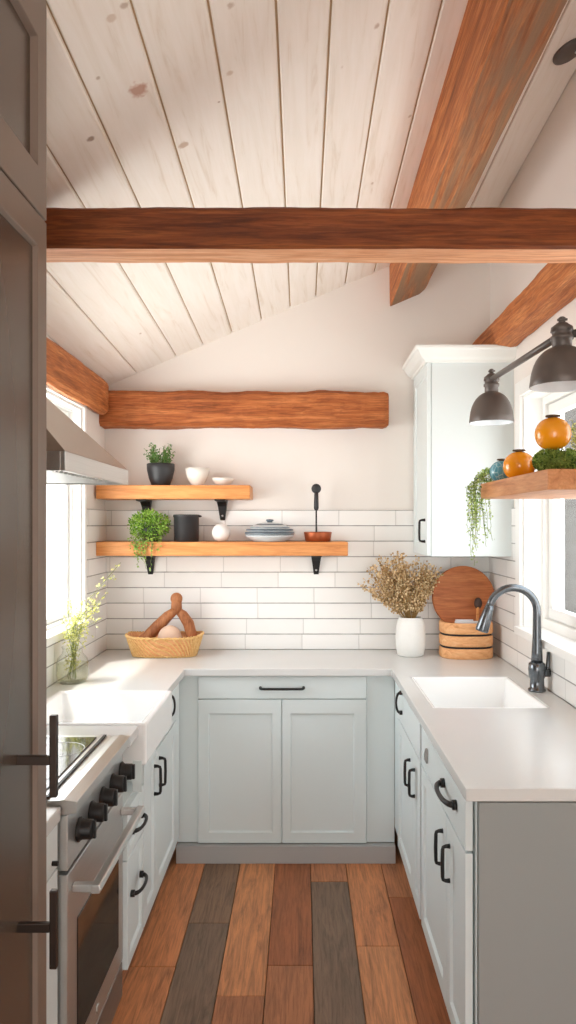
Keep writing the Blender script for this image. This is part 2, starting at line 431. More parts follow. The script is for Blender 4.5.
# ceiling boards
seams = [XL, -.905, -.689, -.542, -.383, -.222, -.065, .075, .235, .395, .56, .70, .844, XR]
m = MB()
for a, b in zip(seams[:-1], seams[1:]):
    g = .0032; c = .004
    t = R.uniform(.2, 1); vs = []
    for y in (YR - .1, YB):
        for (x, dz) in ((a + g, .022), (a + g, c), (a + g + c, 0), (b - g - c, 0), (b - g, c), (b - g, .022)):
            vs.append((x, y, ceil_z(x, y) + dz))
    fs = [(i, (i + 1) % 6, 6 + (i + 1) % 6, 6 + i) for i in range(6)] + [tuple(range(6))[::-1], tuple(range(6, 12))]
    m.add(vs, fs, tone=(t, t, t))
# backing boards
vs = []
for y in (YR - .1, YB + .1):
    for (x, dz) in ((XL - .1, .012), (XR + .1, .012), (XR + .1, .06), (XL - .1, .06)): vs.append((x, y, ceil_z(x, y) + dz))
m.add(vs, [(0, 1, 2, 3), (4, 7, 6, 5), (0, 4, 5, 1), (1, 5, 6, 2), (2, 6, 7, 3), (3, 7, 4, 0)], mi=1, tone=(1, 1, 1))
struct(m.build('ceiling', [M['ceil'], M['ceilgap']]))

# windows (frames sit at the outer side of the wall)
def window(n, side, W, casing, mull=(), fw=.045, s=.05, dd=0):
    """side=+1 right wall, -1 left wall"""
    xi = XR if side > 0 else XL
    fx = lambda d: xi + side * d          # d = depth into the wall
    y0, y1, z0, z1 = W
    def bx(m, d0, d1, a, b, c, d): m.box(fx(d0), fx(d1), a, b, c, d)
    m = MB()                              # outer frame
    d0, d1 = .085 + dd, .15 + dd
    for (a, b, c, d) in ((y0, y1, z0, z0 + fw), (y0, y1, z1 - fw, z1), (y0, y0 + fw, z0 + fw, z1 - fw), (y1 - fw, y1, z0 + fw, z1 - fw)): bx(m, d0, d1, a, b, c, d)
    w = struct(m.build('window_%d' % n, M['trim'], bevel=.003))
    ys = [y0 + fw] + list(mull) + [y1 - fw]
    for a, b in zip(ys[:-1], ys[1:]):
        a += .004; b -= .004; m = MB(); zc, zd = z0 + fw + .004, z1 - fw - .004
        for (p, q, r, t) in ((a, b, zc, zc + s), (a, b, zd - s, zd), (a, a + s, zc + s, zd - s), (b - s, b, zc + s, zd - s)): bx(m, .1 + dd, .14 + dd, p, q, r, t)
        sash = m.build('sash', M['trim'], w, bevel=.004)
        m = MB(); bx(m, .118 + dd, .123 + dd, a + s, b - s, zc + s, zd - s); m.build('pane', M['pane'], sash)
    # lining of the opening, casing and sill
    m = MB(); t = .012
    bx(m, .0, .085 + dd, y0, y0 + t, z0, z1); bx(m, 0, .085 + dd, y1 - t, y1, z0, z1); bx(m, 0, .085 + dd, y0 + t, y1 - t, z1 - t, z1)
    m.build('jamb_lining', M['trim'], w)
    m = MB(); c = casing
    bx(m, -.018, 0, y1, y1 + c, z0 - .04, z1 + c); bx(m, -.018, 0, y0 - c, y0, z0 - .04, z1 + c); bx(m, -.018, 0, y0, y1, z1, z1 + c)
    m.build('casing', M['trim'], w, bevel=.003)
    m = MB(); bx(m, -.04, .085 + dd, y0 - c * .2, y1 + c * .2 if side > 0 else y1, z0 - .032, z0 + .004)
    m.build('sill', M['trim'], w, bevel=.004)
window(1, 1, WR, .07, (2.56,))
window(2, -1, WL, .03, (), .02, .022, -.045)

# outside
hx, hy = 2.40, 6.6
rt = thing('neighbouring_house', 'dark grey clapboard house seen through the right window', 'house', (hx, hy, -.4))
m = MB()
for i in range(30):
    m.prism([(0, 0), (.02, 0), (.008, .155), (0, .155)], lambda u, v, w, i=i: (w, hy - u, -.4 + i * .155 + v), hx, hx + 4.4)
m.box(hx, hx + 4.4, hy, hy + 2.4, -.4, 4.25); m.build('siding', M['siding'], rt)
m = MB(); m.prism([(hy - .1, 4.2), (hy + 2.5, 4.2), (hy + 1.2, 5.3)], lambda u, v, w: (w, u, v), hx, hx + 4.6); m.build('roof', M['siding'], rt)
rt.rotation_euler.z = -radians(20)

# ---------------------------------------------------------------- beams
def beam(name, label, mats, p0, p1, prof, seg=40, wob=.006, seed=0, edge1=()):
    """prof: closed list of (u,v) offsets; u -> side vector, v -> up vector"""
    p0, p1 = Vector(p0), Vector(p1); t = (p1 - p0).normalized()
    sd = t.cross(Vector((0, 0, 1))).normalized(); up = sd.cross(t).normalized()
    # densify profile
    pr = []; em = []
    n = len(prof)
    for i in range(n):
        a, b = Vector(prof[i]), Vector(prof[(i + 1) % n]); k = max(1, int((b - a).length / .02))
        for j in range(k): pr.append(a.lerp(b, j / k)); em.append(1 if i in edge1 else 0)
    m = MB(); vs = []; K = len(pr)
    for i in range(seg + 1):
        f = i / seg; c = p0.lerp(p1, f)
        end = min(f, 1 - f) * (p1 - p0).length
        sh = 1 - .12 * max(0, 1 - end / .02) ** 2
        for j, q in enumerate(pr):
            P = c + sd * q.x * sh + up * q.y * sh
            nz = noise.noise(Vector((P.x * 5 + seed, P.y * 5, P.z * 5))) * wob + noise.noise(Vector((P.x * 22 + seed, P.y * 22, P.z * 22))) * wob * .35
            d = (sd * q.x + up * q.y).normalized()
            vs.append(P + d * nz)
    fs = []; mi = []
    for i in range(seg):
        for j in range(K):
            j2 = (j + 1) % K; fs.append((i * K + j, i * K + j2, (i + 1) * K + j2, (i + 1) * K + j))
    fs.append(tuple(range(K))[::-1]); fs.append(tuple(seg * K + j for j in range(K)))
    m.add(vs, fs); m.mi = [em[q % K] for q in range(seg * K)] + [0, 0]
    o = m.build(name, mats, origin=(p0 + p1) / 2)
    md = o.modifiers.new('bevel', 'BEVEL'); md.width = .004; md.segments = 2; md.limit_method = 'ANGLE'; md.angle_limit = radians(50)
    for p in o.data.polygons: p.use_smooth = False
    return tag(o, label, 'beam', 'rough timber beams')
def rect(w, h, c=.008, cx=0, cy=0):
    a, b = w / 2, h / 2
    return [(cx + u, cy + v) for u, v in ((-a + c, -b), (a - c, -b), (a, -b + c), (a, b - c), (a - c, b), (-a + c, b), (-a, b - c), (-a, -b + c))]
# main cross beam
beam('ceiling_beam', 'long dark timber tie beam crossing the whole room near the camera', [M['beam_main'], M['beam_pale']], (XL + .01, 2.165, 2.469), (XR - .01, 2.165, 2.467), rect(.13, .119), 90, .004, 1, (0,))
# sloping purlin (rotated with the roof)
an = math.atan(SL)
def rot(pts, a): return [(u * cos(a) - v * sin(a), u * sin(a) + v * cos(a)) for u, v in pts]
# section corners relative to bottom-left edge: bottom runs along the roof slope; sd for +y direction is +x
pr = [(.004, 0), (.18, .076), (.186, .086), (.186, .40), (-.006, .36), (-.002, .006)]
beam('ceiling_beam', 'thick weathered purlin with grey cracked underside running under the boarded ceiling', [M['beam_y'], M['purlin']], (.482, -1.7, 2.90), (.482, YB - .002, 2.795), pr, 110, .005, 5, (0, 1))
# back wall beam
beam('wall_beam', 'rough timber beam fixed across the back wall above the shelves', M['beam_x'], (XL - .02, YB - .062, 2.218), (.462, YB - .062, 2.218), rect(.12, .19, .02), 60, .012, 9)
beam('wall_beam', 'timber beam along the top of the left wall above the range hood', M['beam_y'], (XL + .03, .9, 2.28), (XL + .03, 3.825, 2.27), rect(.06, .185, .02), 60, .008, 12)
pr = [(-.02, -.065), (.04, -.075), (.072, -.07), (.072, .065), (-.015, .062), (-.042, .048), (-.036, -.02), (-.03, -.055)]
beam('wall_beam', 'rough timber beam along the right wall above the window, over the tall cabinet', M['beam_y'], (XR - .076, .6, 2.53), (XR - .076, YB - .01, 2.523), pr, 70, .006, 20)

# ---------------------------------------------------------------- cabinets
# facing maps: (u along the run, v up, w outwards) -> world
def face_map(kind, plane):
    if kind == 'L': return lambda u, v, w: (plane + w, u, v)      # faces +x
    if kind == 'R': return lambda u, v, w: (plane - w, u, v)      # faces -x
    return lambda u, v, w: (u, plane - w, v)                      # faces the camera
def slab(m, fm, u0, u1, v0, v1, w0, w1, mi=0):
    vs = [fm(u, v, w) for w in (w0, w1) for v in (v0, v1) for u in (u0, u1)]
    m.add(vs, [(0, 2, 3, 1), (4, 5, 7, 6), (0, 1, 5, 4), (2, 6, 7, 3), (0, 4, 6, 2), (1, 3, 7, 5)], mi)
def shaker(fm, u0, u1, v0, v1, rail=.05, t=.02, rec=.009, m=None, insets=None, mi_p=0):
    m = m or MB()
    insets = insets or [(u0 + rail, u1 - rail, v0 + rail, v1 - rail)]
    if len(insets) == 1:
        a0, a1, b0, b1 = insets[0]; e = .005
        O = [(u0, v0), (u1, v0), (u1, v1), (u0, v1)]; I = [(a0, b0), (a1, b0), (a1, b1), (a0, b1)]; J = [(a0 + e, b0 + e), (a1 - e, b0 + e), (a1 - e, b1 - e), (a0 + e, b1 - e)]
        vs = [fm(u, v, 0) for u, v in O] + [fm(u, v, t) for u, v in O] + [fm(u, v, t) for u, v in I] + [fm(u, v, t - rec) for u, v in J]
        fs = [(3, 2, 1, 0)] + [(i, (i + 1) % 4, 4 + (i + 1) % 4, 4 + i) for i in range(4)] + [(4 + i, 4 + (i + 1) % 4, 8 + (i + 1) % 4, 8 + i) for i in range(4)] + [(8 + i, 8 + (i + 1) % 4, 12 + (i + 1) % 4, 12 + i) for i in range(4)]
        m.add(vs, fs); m.add(vs[12:], [(0, 1, 2, 3)], mi_p)
    return m
def bar_pull(fm, u, v, L, vert, out=.024, th=.0055, w0=.02):
    """square U-shaped bar handle"""
    m = MB(); h = L / 2
    P = (lambda a, w: fm(u, v + a, w)) if vert else (lambda a, w: fm(u + a, v, w))
    pts = [P(-h, w0), P(-h, w0 + out * .55), P(-h * .94, w0 + out * .92), P(-h * .8, w0 + out), P(0, w0 + out * 1.04), P(h * .8, w0 + out), P(h * .94, w0 + out * .92), P(h, w0 + out * .55), P(h, w0)]
    m.tube(pts, [th * 1.4, th * 1.1, th, th, th * 1.05, th, th, th * 1.1, th * 1.4], 6)
    return m
def cup_pull(fm, u, v, L, vert, out=.026, th=.006, w0=.02):
    """curved bail handle with two round feet"""
    m = MB(); h = L / 2
    P = (lambda a, b, w: fm(u + b, v + a, w)) if vert else (lambda a, b, w: fm(u + a, v + b, w))
    pts = []
    for i in range(13):
        a = pi * i / 12; pts.append(P(-h * cos(a), 0, w0 + .006 + out * sin(a) ** .7))
    m.tube(pts, [th * (1.25 - .35 * sin(pi * i / 12)) for i in range(13)], 8)
    for s in (-1, 1):
        m.tube([P(s * h, 0, w0), P(s * h, 0, w0 + .012)], th * 1.9, 10)
    return m

def carcass(fm, u0, u1, v0, v1, depth, toe_rec=.07, toe=True):
    b = MB(); slab(b, fm, u0, u1, v0, v1, -depth, 0)
    return b

G_ = .0022
# --- back cabinet
yb = 3.452; fmB = face_map('B', yb)
px = lambda p, D: (p - VX) * D / F
u0, u1 = px(198, 3.43), px(366.5, 3.43)
rt = thing('base_cabinet', 'wide pale base cabinet on the back wall with one drawer above two panelled doors', 'cabinet', ((u0 + u1) / 2, 3.7, 0), 'pale base cabinets')
m = carcass(fmB, u0 - .1, u1 + .135, .085, .885, YB - yb - .02); 
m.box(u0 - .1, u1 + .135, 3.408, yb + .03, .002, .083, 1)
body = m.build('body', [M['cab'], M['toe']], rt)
zt, zd, zb = .881, .772, .088
m = MB(); slab(m, fmB, u0, u1, zd + G_, zt, 0, .02)
dr = m.build('drawer', M['cab'], rt, bevel=.002)
tag(bar_pull(fmB, px(282, 3.43), (zt + zd) / 2, .205, False, .03, .006).build('handle', M['black'], dr), 'black iron bar handle')
um = (u0 + u1) / 2 - .002
for (a, b, ia, ib) in ((u0, um - G_, px(208.5, 3.43), px(272.5, 3.43)), (um + G_, u1, px(290.5, 3.43), px(354.5, 3.43))):
    shaker(fmB, a, b, zb, zd - G_, insets=[(ia, ib, .138, .703)]).build('door', M['cab'], rt, bevel=.0015)
m = MB(); slab(m, fmB, u0 - .1, u0 - G_, zb, zt, 0, .008); m.build('filler_panel', M['cab'], rt, bevel=.0015); m = MB(); slab(m, fmB, u1 + G_, u1 + .135, zb, zt, 0, .008)
m.build('filler_panel', M['cab'], rt, bevel=.0015)

# --- left run (faces +x)
xl = -.58; fmL = face_map('L', xl)
rt = thing('base_cabinet', 'pale drawer cabinet between the steel range and the white sink cabinet', 'cabinet', (-.83, 2.43, 0), 'pale base cabinets')
m = MB(); m.box(XL + .02, xl, 2.315, 2.555, .16, .69); m.box(XL + .02, xl - .05, 2.315, 2.45, .69, .885)
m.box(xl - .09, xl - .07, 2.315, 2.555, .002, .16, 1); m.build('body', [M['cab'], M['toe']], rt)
for k, (a, b, hz) in enumerate(((.172, .52, .395), (.524, .685, .60))):
    d = (shaker(fmL, 2.318, 2.552, a, b, .035) if k == 0 else shaker(fmL, 2.318, 2.552, a, b, .03)).build('drawer', M['cab'], rt, bevel=.0015)
    cup_pull(fmL, 2.43, hz, .13, False).build('handle', M['black'], d)
rt = thing('base_cabinet', 'tall door cabinet under the left farmhouse sink with black bar handles', 'cabinet', (-.83, 2.9, 0), 'pale base cabinets')
m = MB(); m.box(XL + .02, xl, 2.558, 3.30, .16, .178); m.box(XL + .02, xl, 2.558, 2.576, .178, .775); m.box(XL + .02, xl, 2.975, 3.30, .178, .885); m.box(xl - .018, xl, 2.576, 2.975, .178, .775); m.box(XL + .02, XL + .038, 2.576, 2.975, .178, .775)
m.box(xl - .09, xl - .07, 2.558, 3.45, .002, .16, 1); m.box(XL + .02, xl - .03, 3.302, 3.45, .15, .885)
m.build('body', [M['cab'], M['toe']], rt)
for (a, b, hu) in ((2.562, 2.778, 2.735), (2.782, 3.21, 2.83)):
    d = shaker(fmL, a, b, .172, .77 if a < 2.7 else .73, .05).build('door', M['cab'], rt, bevel=.0015)
    bar_pull(fmL, hu, .635, .105, True).build('handle', M['black'], d)
m = MB(); slab(m, fmL, 2.985, 3.21, .735, .88, 0, .02); d = m.build('drawer', M['cab'], rt, bevel=.0015)
cup_pull(fmL, 3.02, .845, .085, True, .022, .005).build('handle', M['black'], d)
m = MB(); slab(m, fmL, 3.214, 3.30, .172, .88, 0, .018)
m.build('filler_panel', M['cab'], rt)
# --- narrow filler cabinet beside refrigerator
fmN = face_map('L', -.612)
rt = thing('base_cabinet', 'narrow white cabinet squeezed between dark refrigerator and steel range', 'cabinet', (-.85, 1.64, 0), 'pale base cabinets')
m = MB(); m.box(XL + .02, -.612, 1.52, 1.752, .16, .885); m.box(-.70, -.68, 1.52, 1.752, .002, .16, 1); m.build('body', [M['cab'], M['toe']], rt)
m = MB(); slab(m, fmN, 1.524, 1.75, .172, .77, 0, .02); slab(m, fmN, 1.524, 1.75, .775, .88, 0, .02); d = m.build('door', M['cab'], rt, bevel=.002)
m = MB(); m.tube([fmN(1.712, .80, .02), fmN(1.712, .80, .034)], .006, 10); m.build('knob', M['black'], d)

# --- right run (faces -x)
xr = .455; fmR = face_map('R', xr)
def right_cab(y0, ys, y1, label, pull, hus, end=False):
    rt = thing('base_cabinet', label, 'cabinet', (.75, (y0 + y1) / 2, 0), 'pale base cabinets')
    m = MB()
    if y0 > 2.3: m.box(xr, XR - .02, y0, y1, .16, .178); m.box(xr, XR - .02, y0, y0 + .018, .178, .884); m.box(xr, XR - .02, y1 - .018, y1, .178, .74); m.box(xr, xr + .018, y0 + .018, y1 - .018, .178, .884); m.box(XR - .038, XR - .02, y0 + .018, y1 - .018, .178, .74)
    else: m.box(xr, XR - .02, y0, y1, .16, .884)
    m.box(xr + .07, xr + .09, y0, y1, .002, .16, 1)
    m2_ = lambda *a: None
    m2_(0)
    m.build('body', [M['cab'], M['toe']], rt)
    m = MB(); slab(m, fmR, y0 + .004, y1 - .004, .745, .878, .006, .026)
    d = m.build('drawer', M['cab'], rt, bevel=.002)
    pull(d)
    for (a, b, hu) in ((y0 + .004, ys - G_, hus[0]), (ys + G_, y1 - .004, hus[1])):
        q = shaker(lambda u, v, w: fmR(u, v, w + .006), a, b, .165, .738, .05).build('door', M['cab'], rt, bevel=.0015)
        bar_pull(fmR, hu, .62, .1, True, .021, .0055, .026).build('handle', M['black'], q)
    return rt
rA = right_cab(2.625, 2.80, 3.24, 'farther pale base cabinet of the right run, under the inset sink', lambda d: cup_pull(fmR, 3.09, .84, .085, True, .02, .005, .026).build('handle', M['black'], d), (2.745, 2.86))
m = MB(); m.box(xr - .012, XR - .02, 3.243, 3.45, .16, .885); m.box(xr + .07, xr + .09, 3.243, 3.45, .002, .16); m.build('filler_panel', M['cab'], rA)
rB = right_cab(1.893, 2.15, 2.600, 'nearest pale base cabinet of the right run with curved drawer handle', lambda d: cup_pull(fmR, 2.09, .825, .17, False, .028, .0075, .026).build('handle', M['black'], d), (2.095, 2.20))
m = MB(); m.prism([(2.455, .79), (2.50, .79), (2.50, .81), (2.47, .838), (2.455, .838)], fmR, .026, .033)
tag(m.build('latch', M['steeldark'], rB, bevel=.001), 'small grey metal latch')
# end panel (grey, faces the camera)
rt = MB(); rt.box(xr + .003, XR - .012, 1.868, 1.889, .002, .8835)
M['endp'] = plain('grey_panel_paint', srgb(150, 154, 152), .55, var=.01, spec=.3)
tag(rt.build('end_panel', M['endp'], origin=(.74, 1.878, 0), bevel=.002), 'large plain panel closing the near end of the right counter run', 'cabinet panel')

# --- worktop with openings for both sinks (one continuous piece)
RS = (.487, .925, 2.69, 3.24)            # right sink opening
LS = (-1.0, -.53, 2.455, 2.955)          # left sink opening (open to the front)
m = MB(); xs_l, xs_r = -.555, .424
cells = []
def tops(x0, x1, y0, y1): cells.append((x0, x1, y0, y1))
xs = sorted({XL + .013, LS[0], xs_l, xs_r, RS[0], RS[1], XR - .013}); ys = sorted({1.868, 2.315, LS[2], LS[3], RS[2], RS[3], 3.41, YB - .013})
def inside(x, y):
    if y > 3.41: return True
    if x > xs_r and y > 1.868: return not (RS[0] < x < RS[1] and RS[2] < y < RS[3])
    if x < xs_l and y > 2.315: return not (x > LS[0] and LS[2] < y < LS[3])
    return False
idx = {}; vs = []; fs = []
def vid(x, y, z):
    k = (round(x, 5), round(y, 5), z)
    if k not in idx: idx[k] = len(vs); vs.append((x, y, z))
    return idx[k]
on = [[inside((xs[i] + xs[i + 1]) / 2, (ys[j] + ys[j + 1]) / 2) for j in range(len(ys) - 1)] for i in range(len(xs) - 1)]
zt, zb = ZC, ZC - .034
for i in range(len(xs) - 1):
    for j in range(len(ys) - 1):
        if not on[i][j]: continue
        a, b, c, d = xs[i], xs[i + 1], ys[j], ys[j + 1]
        fs.append([vid(a, c, zt), vid(b, c, zt), vid(b, d, zt), vid(a, d, zt)])
        fs.append([vid(a, d, zb), vid(b, d, zb), vid(b, c, zb), vid(a, c, zb)])
        for (di, dj, p, q) in ((-1, 0, (a, d), (a, c)), (1, 0, (b, c), (b, d)), (0, -1, (a, c), (b, c)), (0, 1, (b, d), (a, d))):
            ii, jj = i + di, j + dj
            if 0 <= ii < len(xs) - 1 and 0 <= jj < len(ys) - 1 and on[ii][jj]: continue
            fs.append([vid(*p, zb), vid(*q, zb), vid(*q, zt), vid(*p, zt)])
m.add(vs, fs)
o = m.build('worktop', M['counter'], origin=(0, 3.68, zb), bevel=.003)
tag(o, 'continuous pale grey U-shaped stone worktop running around the kitchen', 'worktop')
m = MB(); m.box(XL + .013, -.585, 1.52, 1.752, zb, zt); tag(m.build('worktop', M['counter'], origin=(-.83, 1.71, zb), bevel=.003), 'small white worktop strip between dark refrigerator and range', 'worktop')

# right inset sink
x0, x1, y0, y1 = RS; m = MB()
def basin(m, x0, x1, y0, y1, zt, depth, t, slope=.02, rim=0):
    O = [(x0, y0), (x1, y0), (x1, y1), (x0, y1)]
    I = [(x0 + t, y0 + t), (x1 - t, y0 + t), (x1 - t, y1 - t), (x0 + t, y1 - t)]
    J = [(x0 + t + slope, y0 + t + slope), (x1 - t - slope, y0 + t + slope), (x1 - t - slope, y1 - t - slope), (x0 + t + slope, y1 - t - slope)]
    vs = [(x, y, zt - depth - t) for x, y in O] + [(x, y, zt) for x, y in O] + [(x, y, zt) for x, y in I] + [(x, y, zt - depth) for x, y in J]
    fs = [(3, 2, 1, 0), (12, 13, 14, 15)] + [(k * 4 + i, k * 4 + (i + 1) % 4, k * 4 + 4 + (i + 1) % 4, k * 4 + 4 + i) for k in range(3) for i in range(4)]
    m.add(vs, fs)
basin(m, x0 + .001, x1 - .001, y0 + .001, y1 - .001, ZC - .001, .15, .012)
rt = thing('kitchen_sink', 'white inset sink in the right worktop below the dark faucet', 'sink', ((x0 + x1) / 2, (y0 + y1) / 2, .75))
m.build('basin', M['ceramic_w'], rt, bevel=.008, bseg=3)
m = MB(); m.lathe([(0, .0), (.034, .0), (.036, .004), (.028, .004), (.02, .001), (0, .001)], ((x0 + x1) / 2, (y0 + y1) / 2, ZC - .151), 20); m.build('drain', M['steel'], rt)
# left farmhouse sink
rt = thing('farmhouse_sink', 'white apron-front farmhouse sink in the left worktop beside the range', 'sink', (-.77, 2.7, .75))
m = MB(); basin(m, LS[0] + .002, LS[1], LS[2] + .002, LS[3] - .002, ZC + .006, .12, .024, .012)
m.build('basin', M['ceramic_w'], rt, bevel=.009, bseg=3)
m = MB(); m.box(xl + .005, -.545, 2.452, 2.457, .695, .80); m.build('side_bracket', M['cab'], rt)
m = MB(); m.lathe([(0, 0), (.034, 0), (.036, .004), (.028, .004), (0, .001)], (-.77, 2.7, ZC - .115), 20); m.build('drain', M['steel'], rt)

# ---------------------------------------------------------------- refrigerator / tall cabinet on the left
XF, YF0, YF1 = -.53, .70, 1.50
fmF = face_map('L', XF - .02)
rt = thing('refrigerator', 'dark bronze panelled refrigerator at the left edge with two bar handles', 'refrigerator', (-.83, 1.1, 0))
m = MB(); m.box(XL + .01, XF - .021, YF0, YF1, .09, 2.2); m.box(XL + .01, XF - .06, YF0 + .01, YF1 - .01, 0.002, .09); m.build('body', M['brownframe'], rt, bevel=.002)
d = shaker(fmF, YF0 + .002, YF1 - .001, .1, 2.229, insets=[(YF0 + .06, 1.449, .17, 2.165)], rec=.009, mi_p=1).build('door', [M['brownframe'], M['brownpanel']], rt, bevel=.002)
for (za, zb_, zm) in ((1.087, 1.2425, 1.157), (.7625, .9105, .840)):
    m = MB(); m.box(-.478, -.464, 1.364, 1.377, za, zb_)
    m.box(XF - .0145, -.478, 1.365, 1.376, zm - .009, zm + .009)
    m.build('handle', M['brownhandle'], d, bevel=.002)
rt = thing('wall_cabinet', 'dark bronze panelled cupboard above the refrigerator reaching the ceiling', 'cabinet', (-.83, 1.1, 2.234))
m = MB(); tz = lambda x: ceil_z(x, YF1) - .004
m.prism([(XL + .01, 2.234), (XF - .021, 2.234), (XF - .021, tz(XF - .021)), (XL + .01, tz(XL + .01))], lambda u, v, w: (u, w, v), YF0, YF1)
m.build('body', M['brownframe'], rt)
shaker(fmF, YF0 + .002, YF1 - .001, 2.234, 2.69, insets=[(YF0 + .06, 1.449, 2.325, 2.585)], rec=.014, mi_p=1).build('door', [M['brownframe'], M['brownpanel']], rt, bevel=.002)

# ---------------------------------------------------------------- range
RX, RY0, RY1 = -.572, 1.762, 2.305
fmG = face_map('L', RX)
rt = thing('range_cooker', 'stainless steel range cooker with black knobs and glass oven door', 'range', (-.83, 2.03, 0))
m = MB(); m.box(XL + .02, RX - .03, RY0, RY1, .1, .895); m.box(XL + .04, RX - .08, RY0 + .02, RY1 - .02, .002, .1); m.build('body', M['steeldark'], rt, bevel=.002)
m = MB(); slab(m, fmG, RY0, RY1, .757, .893, -.028, .0); cp = m.build('control_panel', M['steel'], rt, bevel=.003)
for k in range(5):
    y = 1.85 + k * .1075; z = .823
    m = MB(); m.lathe([(0, 0), (.03, 0), (.031, .004), (.027, .007), (.025, .012), (.0245, .034), (.022, .037), (0, .037)], (RX, y, z), 24, ax='x')
    m.box(RX + .034, RX + .044, y - .005, y + .005, z - .022, z + .022); m.build('knob', M['black'], cp)
m = MB(); m.prism([(-.44, .895), (.0, .895), (.022, .9), (.024, .928), (-.01, .932), (-.03, .930), (-.44, .930)], lambda u, v, w: (RX + u, w, v), RY0 - .003, RY1 + .003)
ct = m.build('cooktop', M['steel'], rt, bevel=.002)
m = MB(); m.box(RX - .40, RX - .075, RY0 + .025, RY1 - .03, .930, .934); g = m.build('glass_plate', M['glassblack'], ct, bevel=.001)
m = MB(); m.box(RX - .058, RX - .05, RY0 + .01, RY1 - .01, .9305, .936); m.build('rail', M['black'], ct)
m = MB()
for (cx, cy, r) in ((-.86, 1.93, .075), (-.86, 2.15, .085), (-.72, 1.93, .06), (-.72, 2.15, .07)):
    m.lathe([(r - .002, .0), (r, .0008), (r + .002, .0)], (cx, cy, .9341), 32)
m.build('burner_ring', M['steeldark'], ct)
m = MB(); slab(m, fmG, RY0, RY1, .215, .748, -.028, .0)
od = m.build('oven_door', M['steel'], rt, bevel=.003)
m = MB(); slab(m, fmG, 1.835, 2.245, .29, .605, -.002, .0025); m.build('oven_window', M['glassblack'], od, bevel=.003)
m = MB(); hy0, hy1, hx, hz = 1.79, 2.30, -.512, .698
m.prism([(-.012, -.011), (.01, -.011), (.014, 0), (.01, .011), (-.012, .011)], lambda u, v, w: (hx + u, w, hz + v), hy0, hy1)
for y in (hy0 + .004, hy1 - .03): m.box(RX, hx - .008, y, y + .022, hz - .01, hz + .01)
m.build('handle', M['steel'], od, bevel=.003)
m = MB(); m.lathe([(0, 0), (.012, 0), (.0125, .002), (.010, .003), (0, .0025)], (RX, 2.02, .25), 24, ax='x', sq=(1, 1, 2))
tag(m.build('badge', M['steel'], od), 'small oval maker badge')
m = MB(); slab(m, fmG, RY0, RY1, .10, .208, -.028, -.001); m.build('storage_drawer', M['steeldark'], rt, bevel=.003)

# ---------------------------------------------------------------- hood
HX, HY0, HY1 = -.577, 1.76, 2.40
rt = thing('range_hood', 'brushed steel pyramid range hood on the left wall above the range', 'range hood', (-.83, 2.08, 1.73))
zb0, zb1 = 1.735, 1.783
m = MB(); t = .012
m.box(HX - t, HX, HY0, HY1, zb0, zb1); m.box(XL + .015, HX - t, HY0, HY0 + t, zb0, zb1); m.box(XL + .015, HX - t, HY1 - t, HY1, zb0, zb1); m.box(XL + .015, XL + .03, HY0 + t, HY1 - t, zb0, zb1)
m.build('rim_band', M['steel'], rt, bevel=.0015)
m = MB()
A = [(XL + .015, HY0, zb1), (HX, HY0, zb1), (HX, HY1, zb1), (XL + .015, HY1, zb1)]; cy0, cy1, cx = 1.95, 2.22, -.83; zc = zb1 + .25
B = [(XL + .015, cy0, zc), (cx, cy0, zc), (cx, cy1, zc), (XL + .015, cy1, zc)]
m.add(A + B, [(0, 3, 2, 1), (4, 5, 6, 7)] + [(i, (i + 1) % 4, 4 + (i + 1) % 4, 4 + i) for i in range(4)]); m.build('canopy', M['steelhood'], rt, bevel=.001)
m = MB(); m.prism([(XL + .015, zc), (cx, zc), (cx, ceil_z(cx, cy1) - .005), (XL + .015, ceil_z(XL, cy1) - .005)], lambda u, v, w: (u, w, v), cy0, cy1); m.build('chimney', M['steelhood'], rt)
m = MB(); m.box(XL + .03, HX - t, HY0 + t, HY1 - t, zb0 + .01, zb0 + .016)
for k in range(18):
    y = HY0 + .03 + k * .033; m.box(XL + .07, HX - .06, y, y + .014, zb0 + .004, zb0 + .0105)
m.build('filter', M['steel'], rt)

# ---------------------------------------------------------------- upper right cabinet
cx0, cy0, cy1, cz0, cz1 = .607, 3.508, YB - .014, 1.447, 2.395
rt = thing('wall_cabinet', 'tall white wall cabinet in the back right corner with crown moulding', 'cabinet', (.82, 3.73, cz0))
m = MB(); m.box(cx0 + .022, XR - .0005, cy0, YB - .014, cz0, cz1); m.build('body', M['cab'], rt, bevel=.002)
fmU = face_map('R', cx0 + .02)
d = shaker(fmU, cy0 + .001, YB - .018, cz0 + .003, cz1 - .004, .055).build('door', M['cab'], rt, bevel=.0015)
bar_pull(fmU, 3.56, 1.572, .105, True, .028, .0055).build('handle', M['black'], d)
m = MB(); P = [(0, 0), (-.01, .0), (-.014, .012), (-.03, .022), (-.05, .052), (-.058, .056), (-.062, .062), (-.062, .072), (0, .072)]
# crown: swept along the left side and the front, mitred at the corner
def crown_pt(o, z, where):
    if where == 0: return (cx0 + o, YB - .014, cz1 + z)
    if where == 1: return (cx0 + o, cy0 + o, cz1 + z)
    return (XR - .001, cy0 + o, cz1 + z)
n = len(P); vs = [crown_pt(o_, z_ - .006, w_) for w_ in range(3) for o_, z_ in P]
fs = [(w_ * n + i, w_ * n + (i + 1) % n, (w_ + 1) * n + (i + 1) % n, (w_ + 1) * n + i) for w_ in range(2) for i in range(n)] + [tuple(range(n))[::-1], tuple(range(2 * n, 3 * n))]
m.add(vs, fs); m.box(cx0, XR - .001, cy0, YB - .014, cz1 + .045, cz1 + .066); m.build('crown_moulding', M['crown'], rt)

